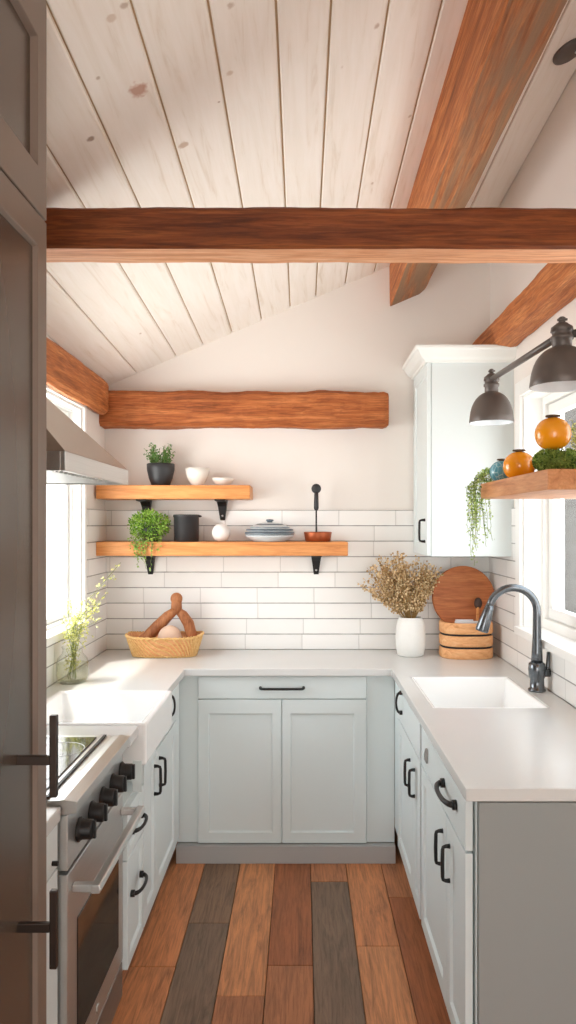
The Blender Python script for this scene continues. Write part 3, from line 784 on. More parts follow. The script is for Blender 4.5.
# ---------------------------------------------------------------- floating shelves
def shelf_thing(name, label, x0, x1, y0, y1, z0, z1, mat, brackets, group=None):
    rt = thing(name, label, 'shelf', ((x0 + x1) / 2, y1, z0), 'wooden floating shelves on the back wall')
    m = MB(); m.box(x0, x1, y0, y1, z0, z1); m.build('board', mat, rt, bevel=.004)
    for bx in brackets:
        m = MB(); w = .021
        m.prism([(0, 0), (-.15, 0), (-.15, -.008), (-.055, -.012), (-.03, -.035), (-.014, -.095), (-.008, -.108), (0, -.11)], lambda u, v, q: (q, YB - .0125 + u, z0 + v), bx - w, bx + w)
        m.v = [(bx + (x - bx) * (1.35 + (z - z0) / .11 * .75 if z > z0 - .1 else .62), y, z) for x, y, z in m.v]
        br = m.build('bracket', M['black'], rt, bevel=.002)
        m = MB(); m.lathe([(0, -.004), (.005, -.003), (.006, 0), (0, 0)], (bx, YB - .0125 - .0155, z0 - .085), 10, ax='y'); m.build('screw', M['steel'], br)
    return rt
shelf_thing('floating_shelf', 'upper short floating wooden shelf on the back wall', XL + .013, -.268, 3.73, YB - .0125, 1.735, 1.806, M['shelf'], (-.845, -.432))
shelf_thing('floating_shelf', 'lower longer floating wooden shelf on the back wall', XL + .013, .238, 3.73, YB - .0125, 1.44, 1.512, M['shelf'], (-.825, .077))
rt = thing('window_shelf', 'thick wooden shelf across the right window holding orange pots', 'shelf', (.82, 2.17, 1.69))
m = MB(); m.box(.622, XR + .01, 1.83, 2.515, 1.692, 1.745); m.build('board', M['shelf_r'], rt, bevel=.003)

# ---------------------------------------------------------------- wall lamp
rt = thing('wall_lamp', 'dark grey two-shade metal lamp hanging in front of the right window', 'lamp', (XR, 1.9, 2.15))
def shade(c, r, h):
    m = MB(); x, y, z = c
    pr = [(r, 0)] + [(r * cos(a) ** .85, h * .56 * sin(a) ** .9) for a in [radians(k) for k in (8, 18, 28, 38, 48, 58, 68, 76)]]
    last = pr[-1]
    neck = [(r * .31, h * .57), (r * .31, h * .66), (r * .36, h * .67), (r * .36, h * .71), (r * .31, h * .72), (r * .31, h * .77), (r * .36, h * .78), (r * .34, h * .84), (r * .2, h * .885), (r * .17, h * .9), (0, h * .905)]
    m.lathe([(r, 0), (r * 1.02, .003)] + [(a * 1.0, b + .003) for a, b in pr[1:]] + neck, (x, y, z), 40)
    s_ = m.build('lamp_shade', M['lamp_out'], rt)
    m = MB(); m.lathe([(r * .995, .0005)] + [(a - .004, b - .001) for a, b in pr[1:]] + [(0, h * .55)], (x, y, z), 40)
    tag(m.build('shade_lining', M['lamp_in'], s_), 'white enamel inside of the shade')
    m = MB(); m.ball((x, y, z + h * .40), (.024, .024, .03), 14, 8); m.lathe([(.013, h * .42), (.013, h * .58), (0, h * .59)], (x, y, z), 12); m.build('bulb', M['lamp_in'], s_)
    m = MB(); m.lathe([(0, h * .9), (.009, h * .9), (.009, h * .93), (.005, h * .935), (.005, h * .95), (.009, h * .96), (.0095, h * .975), (.005, h * .99), (0, h * .995)], (x, y, z), 12)
    m.tube([(x - .012, y, z + h * .945), (x + .014, y, z + h * .955)], .0035, 6); m.build('finial', M['lamp_out'], s_)
    for a in (0, pi / 2, pi, 3 * pi / 2):
        m = MB(); m.ball((x + cos(a + .4) * r * .37, y + sin(a + .4) * r * .37, z + h * .78), .0045, 8, 5); m.build('thumb_screw', M['lamp_out'], s_)
LA = (.748, 2.85, 2.004); LBm = (.684, 1.9, 1.966)
shade(LA, .085, .215); shade(LBm, .081, .186)
m = MB(); m.tube([(LA[0], LA[1] + .005, 2.176), (LBm[0], LBm[1] + .01, 2.104)], .0105, 10); m.build('crossbar', M['lamp_out'], rt)
m = MB(); m.tube([(LBm[0] + .02, LBm[1], 2.104), (XR - .022, LBm[1], 2.16)], .0105, 10); m.build('wall_arm', M['lamp_out'], rt)
m = MB(); m.lathe([(0, 0), (.05, 0), (.05, .008), (.03, .016), (.014, .02), (0, .02)], (XR, LBm[1], 2.16), 24, ax='x')
for i in range(len(m.v)): m.v[i] = (2 * XR - m.v[i][0] - .001, m.v[i][1], m.v[i][2])
m.box(XR - .003, XR + .0, LBm[1] - .045, LBm[1] + .045, 2.13, 2.24)
m.build('wall_mount', M['lamp_out'], rt)

# ceiling mount disc, top right
a, b = (568 - VX) / F, (VY - 50) / F
D = (2.355 - SL * XL + TL * YB - H) / (b - SL * a + TL); cpt = Vector((a * D, D, H + b * D))
nrm = Vector((SL, -TL, -1)).normalized()
rt = thing('ceiling_light_mount', 'dark round metal light mount on the white ceiling, top right corner', 'ceiling fixture', cpt)
m = MB(); m.lathe([(0, 0), (.056, 0), (.058, .005), (.056, .012), (.045, .018), (0, .021)], (0, 0, 0), 32)
q = Vector((0, 0, 1)).rotation_difference(nrm)
m.v = [tuple(q @ Vector(v) + cpt) for v in m.v]; m.build('canopy', M['lamp_out'], rt)
m = MB(); m.ball((-.02, 0, .0205), .005, 8, 5); m.v = [tuple(q @ Vector(v) + cpt) for v in m.v]; m.build('screw', M['steel'], rt)

# ---------------------------------------------------------------- faucet
fx, fy = .965, 2.965
rt = thing('kitchen_faucet', 'dark gunmetal gooseneck faucet behind the right sink', 'faucet', (fx, fy, ZC))
m = MB(); m.lathe([(0, 0), (.034, 0), (.036, .004), (.034, .009), (.029, .012), (.0285, .05), (.033, .062), (.035, .09), (.033, .112), (.026, .118), (0, .118)], (fx, fy, ZC), 28)
m.build('base', M['faucet'], rt)
m = MB(); ra = .0985; pts = [(fx, fy, ZC + .11), (fx, fy, ZC + .16), (fx, fy, ZC + .22), (fx, fy, ZC + .28), (fx, fy, ZC + .325)]; rad = [.024, .0215, .018, .0165, .016]
for i in range(1, 17):
    a = pi * i / 16 * .93; pts.append((fx - ra + ra * cos(a), fy - .0 * i, ZC + .325 + ra * sin(a))); rad.append(.0155)
m.tube(pts, rad, 18); e = Vector(pts[-1]); dv = (e - Vector(pts[-2])).normalized()
sp = m.build('spout', M['faucet'], rt)
m = MB(); m.tube([e - dv * .005, e + dv * .01, e + dv * .05, e + dv * .10, e + dv * .108], [.0158, .019, .0235, .0275, .025], 18); m.build('spray_head', M['faucet'], rt)
m = MB(); m.tube([(fx + .01, fy, ZC + .075), (fx + .052, fy, ZC + .075)], .018, 14); m.tube([(fx + .04, fy, ZC + .07), (fx + .043, fy - .004, ZC + .10), (fx + .045, fy - .006, ZC + .16)], [.011, .008, .007], 8)
m.build('lever', M['faucet'], rt)

# ---------------------------------------------------------------- foliage helpers
def clump(rnd, c, r, n, L, w, up=.3, zmin=None):
    """n leaves spread through an ellipsoid"""
    m = MB(); st = MB()
    for i in range(n):
        d = Vector((rnd.gauss(0, 1), rnd.gauss(0, 1), rnd.gauss(0, 1))).normalized(); f = rnd.random() ** .4
        p = Vector((c[0] + d.x * r[0] * f, c[1] + d.y * r[1] * f, c[2] + d.z * r[2] * f))
        if zmin and p.z < zmin: p.z = zmin + rnd.random() * .01
        m.leaf(p, L * rnd.uniform(.7, 1.3), w * rnd.uniform(.7, 1.3), rnd, dirv=d + Vector((rnd.uniform(-.7, .7), rnd.uniform(-.7, .7), rnd.uniform(-.4, .7) + up)))
    return m

# --- items on the upper shelf
zs = 1.806; D = 3.80; X = lambda p, d=3.80: (p - VX) * d / F
c = (X(160), 3.82, zs)
rt = thing('potted_herb', 'small leafy herb in a black pot on the upper shelf', 'plant', c)
m = MB(); m.lathe([(0, 0), (.044, 0), (.048, .004), (.062, .04), (.072, .085), (.073, .115), (.069, .118), (.066, .112), (.064, .095), (0, .095)], c, 36); m.build('pot', M['matteblack'], rt)
m = MB(); m.lathe([(.062, .094), (.04, .101), (0, .104)], c, 20); m.build('soil', M['soil'], rt)
r2 = random.Random(3); m = MB(); st = MB()
for i in range(46):
    a = r2.uniform(0, 2 * pi); lean = r2.uniform(0, .075); h = r2.uniform(.045, .125)
    p0 = Vector((c[0] + cos(a) * .03, c[1] + sin(a) * .03, zs + .1)); p1 = p0 + Vector((cos(a) * lean * .8, sin(a) * lean * .8, h))
    st.tube([p0, (p0 + p1) / 2 + Vector((0, 0, .01)), p1], .0012, 4, cap=False)
    for k in range(15): m.leaf(p0.lerp(p1, .3 + .7 * k / 14) + Vector((r2.uniform(-.004, .004), r2.uniform(-.004, .004), 0)), r2.uniform(.010, .018), .008, r2)
m.build('foliage', M['leaf_herb'], rt, recalc=False); st.build('stems', M['stalk'], rt)

def bowl(label, c, r, h, mat, foot=.5, name='bowl'):
    m = MB(); m.lathe([(0, 0), (r * foot, 0), (r * foot, .004), (r * .75, h * .3), (r * .95, h * .7), (r, h), (r * .965, h), (r * .9, h * .7), (r * .7, h * .33), (r * .4, h * .16), (0, h * .14)], c, 40)
    return tag(m.build(name, mat, origin=c), label, 'bowl')
bowl('larger cream stoneware bowl on the upper shelf', (X(197), 3.82, zs), .064, .094, M['bowl'], .45)
bowl('shallow small cream dish at the right of the upper shelf', (X(222.5), 3.82, zs), .057, .042, M['bowl'], .5)

# --- lower shelf
zs = 1.512
c = (X(149), 3.83, zs)
rt = thing('trailing_plant', 'bright green trailing plant spilling over the lower shelf', 'plant', c)
m = MB(); m.lathe([(0, 0), (.04, 0), (.052, .05), (.056, .085), (.052, .085), (.048, .07), (0, .07)], c, 24); m.build('pot', M['matteblack'], rt)
r2 = random.Random(5)
m = clump(r2, (c[0], c[1] - .025, zs + .085), (.108, .085, .078), 1900, .0135, .0095, .1, zmin=zs + .006)
st = MB()
for i in range(26):
    x = c[0] + r2.uniform(-.085, .08); L = r2.uniform(.02, .10) if i % 5 else r2.uniform(.1, .17); top = Vector((x, 3.722, zs + .02)); pts = [Vector((x * .7 + c[0] * .3, 3.78, zs + .05)), top]
    n_ = int(L / .01) + 2
    for k in range(1, n_): pts.append(top + Vector((r2.uniform(-.004, .004) + (c[0] - x) * .02 * k, -.004 - r2.uniform(0, .004), -.01 * k)))
    st.tube(pts, .0009, 4, cap=False)
    for k, p in enumerate(pts[1:]):
        if r2.random() < (.8 if L < .1 else .55): m.leaf(p, .014, .010, r2, .3)
m.build('foliage', M['leaf_bright'], rt, recalc=False); st.build('stems', M['stalk'], rt)

c = (X(185.5), 3.83, zs)
rt = thing('canister', 'matt black cylindrical canister on the lower shelf', 'canister', c)
m = MB(); m.lathe([(0, 0), (.062, 0), (.065, .003), (.066, .128), (.0695, .131), (.0695, .142), (.066, .143), (.062, .142), (.061, .01), (0, .008)], c, 40); m.build('body', M['matteblack'], rt)
m = MB(); m.ball((c[0] + .071, c[1] - .01, zs + .134), (.012, .01, .006), 12, 6); m.build('lug', M['matteblack'], rt)
c = (X(220.5), 3.83, zs)
m = MB(); m.ball((c[0], c[1], zs + .0475), .0485, 32, 20); tag(m.build('round_ornament', M['vase'], origin=c), 'smooth white ball ornament on the lower shelf between canister and dishes', 'ornament')

c0 = (X(269.5), 3.83)
m = MB(); m.lathe([(0, 0), (.085, 0), (.09, .004), (.122, .024), (.13, .034), (.128, .038), (.08, .012), (0, .01)], (c0[0], c0[1], zs), 48, mis=[0, 0, 0, 0, 1, 0, 0])
tag(m.build('dish', [M['dish'], M['dishline']], origin=(c0[0], c0[1], zs)), 'wide grey-white dish, bottom of the stack on the lower shelf', 'dish', 'stacked dishes')
zz = zs + .036
for k, (r_, lab) in enumerate(((.131, 'second striped dish of the stack, just above the deep bottom one'), (.125, 'third striped dish of the stack, just under the lidded one'))):
    m = MB(); m.lathe([(0, 0), (r_ * .8, .0), (r_, .006), (r_, .013), (r_ * .97, .015), (r_ * .6, .006), (0, .005)], (c0[0], c0[1], zz), 48, mis=[0, 0, 1, 1, 0, 0])
    tag(m.build('dish', [M['dish'], M['dishline']], origin=(c0[0], c0[1], zz)), lab, 'dish', 'stacked dishes'); zz += .016
rt = thing('lidded_dish', 'small lidded grey dish with a knob, topmost of the stack on the lower shelf', 'dish', (c0[0], c0[1], zz), 'stacked dishes')
m = MB(); m.lathe([(0, 0), (.10, .0), (.108, .006), (.10, .01), (0, .01)], (c0[0], c0[1], zz), 48, mis=[0, 0, 1, 1]); m.build('body', [M['dish'], M['dishline']], rt)
m = MB(); m.lathe([(.098, .0102), (.085, .019), (.07, .023), (.068, .026), (.03, .033), (0, .034)], (c0[0], c0[1], zz), 48, mis=[0, 1, 1, 0, 0]); lid = m.build('lid', [M['dish'], M['dishline']], rt)
m = MB(); m.lathe([(.014, .032), (.014, .038), (.021, .042), (.019, .049), (0, .051)], (c0[0], c0[1], zz), 20); m.build('knob', M['dishline'], lid)

c = (X(318), 3.83, zs)
m = MB(); m.lathe([(0, 0), (.062, 0), (.067, .004), (.074, .048), (.073, .051), (.069, .048), (.063, .008), (0, .007)], c, 40); tag(m.build('copper_dish', M['copper'], origin=c), 'low round copper dish near the right end of the lower shelf', 'dish')
cu = (c[0] - .008, 3.86, zs + .008)
rt = thing('kitchen_utensil', 'black long-handled utensil standing upright in the copper dish', 'utensil', cu)
m = MB(); m.lathe([(0, .0), (.03, .002), (.034, .008), (.02, .016), (.006, .02), (0, .021)], cu, 20); m.build('head', M['matteblack'], rt)
m = MB(); m.tube([(cu[0], cu[1], cu[2] + .018), (cu[0], cu[1], cu[2] + .185)], .0045, 8); m.build('rod', M['black'], rt)
m = MB(); m.tube([(cu[0], cu[1], cu[2] + z_) for z_ in (.158, .17, .215, .255)], [.009, .0135, .0125, .011], 12)
m.lathe([(0, -.008), (.021, -.009), (.026, -.004), (.026, .004), (.021, .009), (0, .008)], (cu[0], cu[1], cu[2] + .274), 20, ax='y'); m.build('grip', M['matteblack'], rt)

# --- basket
c = (X(165, 3.77), 3.77, ZC)
rt = thing('wicker_basket', 'woven oval wicker basket on the back worktop', 'basket', c)
def bas(a, f):      # point on the flared oval wall, f = 0 bottom .. 1 top
    rx = .158 + .034 * f; ry = .085 + .025 * f; e = .62
    return Vector((c[0] + math.copysign(abs(cos(a)) ** e, cos(a)) * rx, c[1] + math.copysign(abs(sin(a)) ** e, sin(a)) * ry, ZC + .004 + .098 * f + .010 * f * abs(cos(a)) ** 3))
m = MB(); n = 64; vs = []
for f in (0, .25, .5, .75, 1): vs += [bas(2 * pi * i / n, f) for i in range(n)]
fs = [(k * n + i, k * n + (i + 1) % n, (k + 1) * n + (i + 1) % n, (k + 1) * n + i) for k in range(4) for i in range(n)] + [tuple(range(n))[::-1]]
m.add(vs, fs, smooth=True)
b = m.build('body', M['boxwood'], rt); md = b.modifiers.new('s', 'SOLIDIFY'); md.thickness = .004; md.offset = -1
m = MB(); K = 48
for k in range(K):
    a0 = 2 * pi * k / K
    m.tube([bas(a0 + sh * 3.2 / 7, f) + (bas(a0 + sh * 3.2 / 7, f) - Vector((c[0], c[1], ZC + .05))).normalized() * .003 for f, sh in ((1, 0), (.75, .25), (.5, .5), (.25, .75), (0, 1))], .0062, 6, cap=False, flat=.6)
m.build('weave', M['wicker'], rt)
m = MB()
for ph in (0, pi):
    pts = []
    for i in range(201):
        a = 2 * pi * i / 200; p = bas(a, 1); o_ = (p - Vector((c[0], c[1], p.z))).normalized(); tw = a * 24 + ph
        pts.append(p + o_ * (.003 + cos(tw) * .004) + Vector((0, 0, sin(tw) * .004)))
    m.tube(pts, .004, 5, cap=False)
    m.tube([bas(2 * pi * i / 60, 0) + Vector((0, 0, .003 if ph else .001)) for i in range(61)], .004, 5, cap=False)
m.build('rim', M['wicker'], rt)
# carved arch
tp = Vector((X(176, 3.78), 3.80, 1.605 - (599 - VY) * 3.78 / F)); 
rt = thing('carved_wooden_arch', 'carved wooden two-legged arch with a round knob leaning in the basket', 'wooden ornament', (tp.x - .02, 3.79, ZC + .02))
def zz_(py): return 1.605 - (py - VY) * 3.78 / F
Lg = [(X(176, 3.78), zz_(610)), (X(168, 3.78), zz_(616)), (X(157, 3.78), zz_(627)), (X(147, 3.78), zz_(637)), (X(140, 3.78), zz_(642))]
Rg = [(X(176, 3.78), zz_(610)), (X(182, 3.78), zz_(615)), (X(188, 3.78), zz_(624)), (X(191, 3.78), zz_(636)), (X(192, 3.78), zz_(645))]
m = MB(); m.tube([(x, 3.79, z) for x, z in Lg], [.024, .036, .042, .040, .034], 14, flat=.75); m.build('leg', M['archwood'], rt)
m = MB(); m.tube([(x, 3.80, z) for x, z in Rg], [.022, .034, .039, .038, .034], 14, flat=.75); m.build('leg', M['archwood'], rt)
m = MB(); m.ball((tp.x, 3.795, tp.z), (.032, .026, .032), 20, 12); m.tube([(tp.x, 3.795, tp.z), (tp.x, 3.795, zz_(613))], [.026, .03], 12); m.build('knob', M['archwood'], rt)
m = MB(); cc = (X(171, 3.78), 3.745, ZC + .088); m.ball(cc, (.064, .045, .072), 24, 14); tag(m.build('bread_roll', M['stone'], origin=(cc[0], cc[1], ZC + .012)), 'pale pinkish round loaf sitting in the wicker basket under the arch', 'bread')

# --- white vase with dried flowers
c = (X(410.5, 3.77), 3.77, ZC)
rt = thing('ceramic_vase', 'white ceramic vase on the back worktop holding dried flowers', 'vase', c)
m = MB(); m.lathe([(0, 0), (.060, 0), (.068, .005), (.077, .05), (.078, .10), (.074, .15), (.066, .185), (.060, .193), (.059, .200), (.055, .200), (.055, .18), (.066, .1), (.06, .02), (0, .015)], c, 44); m.build('body', M['vase'], rt)
r2 = random.Random(11); rtf = thing('dried_flower_bouquet', 'bushy bunch of beige dried seed heads in the white vase', 'dried flowers', (c[0], c[1], ZC + .02))
st = MB(); hd = MB(); base = Vector((c[0], c[1], ZC + .03)); neck = Vector((c[0], c[1], ZC + .2))
for i in range(215):
    g = r2.random()
    # two lobes: a big one leaning left and a smaller one to the right
    if g < .68: ang = r2.gauss(-.33, .30); L = r2.uniform(.20, .36) * (1 - .25 * abs(ang + .3))
    else: ang = r2.gauss(.30, .17); L = r2.uniform(.17, .30)
    ang = max(-.92, min(.50, ang)); dep = r2.uniform(-.45, .30)
    n0 = neck + Vector((ang * .045, dep * .06, -.003)); tip = n0 + Vector((sin(ang) * L, dep * L * .55, cos(ang) * L))
    tip.y = min(tip.y, YB - .03)
    mid = n0.lerp(tip, .5) + Vector((0, 0, .012))
    st.tube([base + Vector((ang * .02, dep * .02, 0)), n0, mid, tip], .0008, 4, cap=False)
    for k in range(17):
        t_ = 1 - k * .05 - r2.random() * .03; p = n0.lerp(tip, t_) + Vector((r2.gauss(0, .010), r2.gauss(0, .010), r2.gauss(0, .007) + .012 * (1 - abs(2 * t_ - 1)))); p.y = min(p.y, YB - .022)
        hd.ball(p, r2.uniform(.0038, .0062), 6, 4)
st.build('stems', M['drystalk'], rtf); hd.build('seed_heads', M['flower_w'], rtf)

# --- round board and banded box in the right corner
bc = Vector((.850, 0, 0)); br = .165; lean = math.asin(.035 / (2 * br))
m = MB(); n = 72; vs = []
ring = [(br - .004, 0), (br, .004), (br, .016), (br - .004, .02)]
for r_, t_ in ring: vs += [(r_ * cos(2 * pi * i / n), t_, r_ * sin(2 * pi * i / n)) for i in range(n)]
fs = [(k * n + i, k * n + (i + 1) % n, (k + 1) * n + (i + 1) % n, (k + 1) * n + i) for k in range(3) for i in range(n)] + [tuple(range(n)), tuple(range(3 * n, 4 * n))[::-1]]
m.add(vs, fs); yc_ = 3.775 + br * sin(lean); zc_ = 1.056 + br * cos(lean)
m.v = [(bc.x + v[0], yc_ + v[1] * cos(lean) + v[2] * sin(lean), zc_ + v[2] * cos(lean) - v[1] * sin(lean)) for v in m.v]
tag(m.build('cutting_board', M['board'], origin=(bc.x, 3.775, 1.056), bevel=.001), 'large round wooden cutting board standing upright behind the banded oval box', 'cutting board')
c = (X(469.5, 3.66), 3.745, ZC)
rt = thing('wooden_box', 'oval pale wooden box with dark bands in the right corner', 'box', c)
m = MB(); w_, d_ = .135, .104
def ovl(r, z): return (r, z)
sqp = (w_, d_, 2.7)
for (za, zb_) in ((0, .052), (.062, .116), (.126, .182)):
    m.lathe([(0, za), (.97, za), (1.0, za + .006), (1.0, zb_ - .006), (.97, zb_), (0 if zb_ < .17 else .88, zb_)] + ([(.87, 1.056 - ZC - .001), (0, 1.056 - ZC - .001)] if zb_ > .17 else []), c, 64, sq=sqp)
m.build('body', M['boxwood'], rt)
m = MB(); m.lathe([(.955, .05), (.955, .064)], c, 64, sq=sqp); m.lathe([(.955, .114), (.955, .128)], c, 64, sq=sqp); m.build('band', M['blackgap'], rt)
# utensils in the box
def spoon(label, x, y, lean_x, h, hr, mh, mat_h='shelf'):
    z0 = 1.058
    rt = thing('wooden_spoon', label, 'spoon', (x, y, z0), 'spoons in the wooden box'); tp = Vector((x + lean_x, y + .01, z0 + h))
    m = MB(); m.tube([(x, y, z0), (x + lean_x * .5, y + .005, z0 + h * .5), tp], [.009, .007, .008], 8); m.build('handle', M[mat_h], rt)
    m = MB(); m.ball(tp + Vector((lean_x * .1, 0, .02)), hr, 16, 10); m.build('bowl', M[mh], rt)
spoon('spoon with a dark head standing in the wooden box', X(478, 3.7), 3.725, .008, .117, (.021, .009, .03), 'spoon')
spoon('thin spoon with pale head behind the faucet, standing in the wooden box', X(487, 3.7), 3.73, .012, .085, (.016, .008, .024), 'shelf_r', 'black')
m = MB(); z0 = ZC + .186; m.box(X(455, 3.68), X(479, 3.68), 3.670, 3.690, 1.056, z0 + .004); m.box(X(456, 3.68), X(474, 3.68), 3.692, 3.702, 1.056, z0 + .010)
tag(m.build('folded_card', M['paper'], origin=(X(467, 3.68), 3.68, 1.056), bevel=.002), 'pale folded card slotted in the front of the wooden box', 'card')

# --- glass vase with blossoms, left
c = (X(72, 3.14), 3.13, ZC); c = (-.995, 3.13, ZC)
rt = thing('glass_vase', 'clear glass vase of yellow blossoms on the left worktop', 'vase', c)
m = MB(); m.lathe([(0, .0), (.058, .0), (.066, .005), (.069, .03), (.069, .08), (.062, .105), (.045, .125), (.042, .14), (.046, .155), (.044, .155), (.040, .14), (.043, .125), (.060, .103), (.0665, .08), (.0665, .03), (.062, .012), (0, .009)], c, 40); m.build('glass', M['vglass'], rt)
m = MB(); m.lathe([(0, .0105), (.060, .0125), (.0655, .03), (.0655, .082), (0, .082)], c, 40); tag(m.build('water', M['water'], rt), 'yellowish water')
rtf = thing('blossom_sprigs', 'loose pale yellow blossom sprigs standing in the glass vase', 'flowers', (c[0], c[1], ZC + .012))
r2 = random.Random(21); st = MB(); fl = MB(); lf = MB()
sprays = [(.20, -.04, .40, 26), (.13, .0, .26, 26), (.10, -.05, .24, 22), (.03, .03, .22, 24), (.06, -.08, .20, 22), (-.01, -.06, .26, 12), (-.02, .04, .23, 10), (.0, -.12, .17, 18), (.09, .06, .20, 20), (.05, -.02, .19, 26), (.14, -.08, .17, 12), (.02, -.02, .17, 26), (.08, -.02, .15, 22), (.03, -.05, .15, 22)]
for (dx, dy, h, nb) in sprays:
    n0 = Vector((c[0] + dx * .1, c[1] + dy * .1, ZC + .14)); tip = n0 + Vector((dx, dy, h - .02))
    b0 = Vector((c[0] + r2.uniform(-.03, .03), c[1] + r2.uniform(-.03, .03), ZC + .016)); mid = n0.lerp(tip, .5) + Vector((-.25 * dx, 0, .02))
    st.tube([b0, n0, mid, tip], .0012, 4, cap=False)
    for k in range(nb):
        t_ = r2.uniform(.15, 1); p = (n0.lerp(mid, t_ * 2) if t_ < .5 else mid.lerp(tip, t_ * 2 - 1)); sp_ = .022 * (1.3 - t_)
        q = p + Vector((r2.gauss(0, sp_), r2.gauss(0, sp_), r2.gauss(0, sp_ * .8)))
        if q.x < XL + .02: q.x = XL + .02
        st.tube([p, q], .0006, 3, cap=False)
        for z in range(4): fl.leaf(q, r2.uniform(.006, .011), .007, r2)
        if r2.random() < .5: lf.leaf(p, .014, .004, r2)
for k in range(260):
    a = r2.uniform(0, 2 * pi); rr_ = .036 * sqrt(r2.random()); z = ZC + r2.uniform(.05, .16); rr_ *= (1 if z < ZC + .1 else .8)
    lf.leaf((c[0] + cos(a) * rr_, c[1] + sin(a) * rr_, z), .012, .004, r2, -.6)
st.build('stems', M['stalk'], rtf); fl.build('blossoms', M['flower_y'], rtf, recalc=False); lf.build('leaves', M['leaf_yel'], rtf, recalc=False)

# ---------------------------------------------------------------- things on the window shelf
zs = 1.745
def pumpkin(label, c, r, cat='pot', mat='orange', name='orange_pot', sq=.93):
    rt = thing(name, label, cat, c, 'orange pots' if mat == 'orange' else None)
    m = MB(); n = 24; prof = [(0, 0)] + [(r * sin(pi * i / n) ** .9, r * sq * (1 - cos(pi * i / n))) for i in range(2, n)] + [(0, r * sq * 2 - r * .03)]
    m.lathe(prof, c, 40); m.build('body', M[mat], rt)
    m = MB(); zt_ = c[2] + 2 * r * sq - .004
    m.lathe([(r * .2, -.003), (r * .22, .004), (r * .42, .006), (r * .40, .010), (r * .15, .011), (0, .009)], (c[0], c[1], zt_), 14); m.build('stem_cap', M['stem'], rt)
    return rt
pumpkin('round orange pot standing directly on the window shelf', (.702, 2.335, zs), .0505)
# moss ball squashed
g = (.712, 2.02, zs)
rt = thing('moss_mound', 'dense green leafy mound on the window shelf under the upper orange pot', 'plant', g)
r2 = random.Random(31); m = MB()
m2 = MB(); m2.ball((g[0], g[1], zs + .034), (.054, .056, .032), 20, 12); m2.build('core', M['leaf_box'], rt)
for i in range(1900):
    d = Vector((r2.gauss(0, 1), r2.gauss(0, 1), r2.gauss(0, 1))).normalized()
    p = Vector((g[0] + d.x * .059, g[1] + d.y * .060, zs + .037 + d.z * .033))
    if p.z > zs + .064 and abs(p.x - g[0]) < .032 and abs(p.y - g[1]) < .032: continue
    m.leaf(p, .009, .006, r2, dirv=d + Vector((r2.uniform(-.8, .8), r2.uniform(-.8, .8), r2.uniform(-.8, .8))))
m.build('foliage', M['leaf_box'], rt, recalc=False)
pumpkin('round orange pot perched on top of the green mound', (.702, 2.02, zs + .066), .0495)
# blue pot
c = (.682, 2.462, zs)
k = N('blue_crackle_glaze'); v = k.coord(); vo = k.n('ShaderNodeTexVoronoi'); vo.feature = 'DISTANCE_TO_EDGE'; k.link(k.mapping(v, (1, 1, .4)), vo.inputs[0]); vo.inputs['Scale'].default_value = 70
k.set(color=k.mix(k.ramp(vo.outputs['Distance'], [(.02, .8), (.09, 0.0)]), srgb(84, 158, 178), srgb(170, 210, 214)), rough=.25, coat=.5); M['blue'] = k.m
pumpkin('small blue crackle-glazed pot at the far end of the window shelf', c, .042, 'pot', 'blue', 'blue_pot', .9)
c = (.80, 2.30, zs); pumpkin('pale yellow pot standing behind the orange pots on the window shelf', c, .05, 'pot', 'gourd', 'yellow_pot', .9)
# yellow-green plant at the back right
c = (.80, 2.06, zs)
rt = thing('feathery_plant', 'yellow-green feathery sprigs behind the green mound at the right edge', 'plant', c)
r2 = random.Random(41); m = MB(); st = MB()
m2 = MB(); m2.lathe([(0, 0), (.024, 0), (.03, .05), (.027, .05), (.022, .006), (0, .006)], c, 18); m2.build('pot', M['gourd'], rt)
for i in range(30):
    a = r2.uniform(0, 2 * pi); h = r2.uniform(.05, .115); q0 = Vector((c[0], c[1], zs + .045)); q1 = q0 + Vector((cos(a) * .045 * r2.random() ** .5, sin(a) * .05, h))
    st.tube([q0, q0.lerp(q1, .5) + Vector((0, 0, .01)), q1], .001, 4, cap=False)
    for k_ in range(16): m.leaf(q0.lerp(q1, .2 + .8 * k_ / 15), .013, .0035, r2)
m.build('foliage', M['leaf_yel'], rt, recalc=False); st.build('stems', M['stalk'], rt)
# trailing plant at the far corner
c = (.655, 2.498, zs)
rt = thing('string_plant', 'fine trailing green plant hanging off the far corner of the window shelf', 'plant', c)
r2 = random.Random(51); m = clump(r2, (.645, 2.497, zs + .026), (.036, .03, .022), 260, .012, .008, .2, zmin=zs + .004); st = MB()
for i in range(34):
    y = 2.5 + r2.uniform(-.06, .05); L = .09 + .16 * r2.random() ** 1.3; off = r2.uniform(0, .035)
    if i == 0: L = .285
    p = Vector((.645 - r2.random() * .02, min(y, 2.52), zs + .03)); pts = [p, Vector((.625, y, zs + .026)), Vector((.612 - off * .6, y, zs + .004))]; z = zs
    xo = .606 - off
    while zs - z < L:
        z -= .011; xo += r2.uniform(-.0035, .0045); xo = min(xo, .613) if z > 1.67 else xo
        pts.append(Vector((xo, y + r2.uniform(-.003, .003), z)))
    if i % 2 and i:       # every other strand falls over the far end of the board
        x_ = r2.uniform(.60, .665); pts = [Vector((x_, 2.50, zs + .03)), Vector((x_, 2.522, zs + .02))] + [Vector((x_ + (q_.x - .6) * .6, 2.53 + (q_.y - y), q_.z)) for q_ in pts[3:]]
    st.tube(pts, .0007, 3, cap=False)
    for k_, p in enumerate(pts[1:]):
        dens = 1 if k_ < len(pts) * .6 else .5
        for _ in range(2):
            if r2.random() < dens * .8: m.leaf(p + Vector((r2.uniform(-.006, .006), r2.uniform(-.006, .006), 0)), .010, .007, r2, .2)
m.build('foliage', M['leaf_trail'], rt, recalc=False); st.build('stems', M['stalk'], rt)

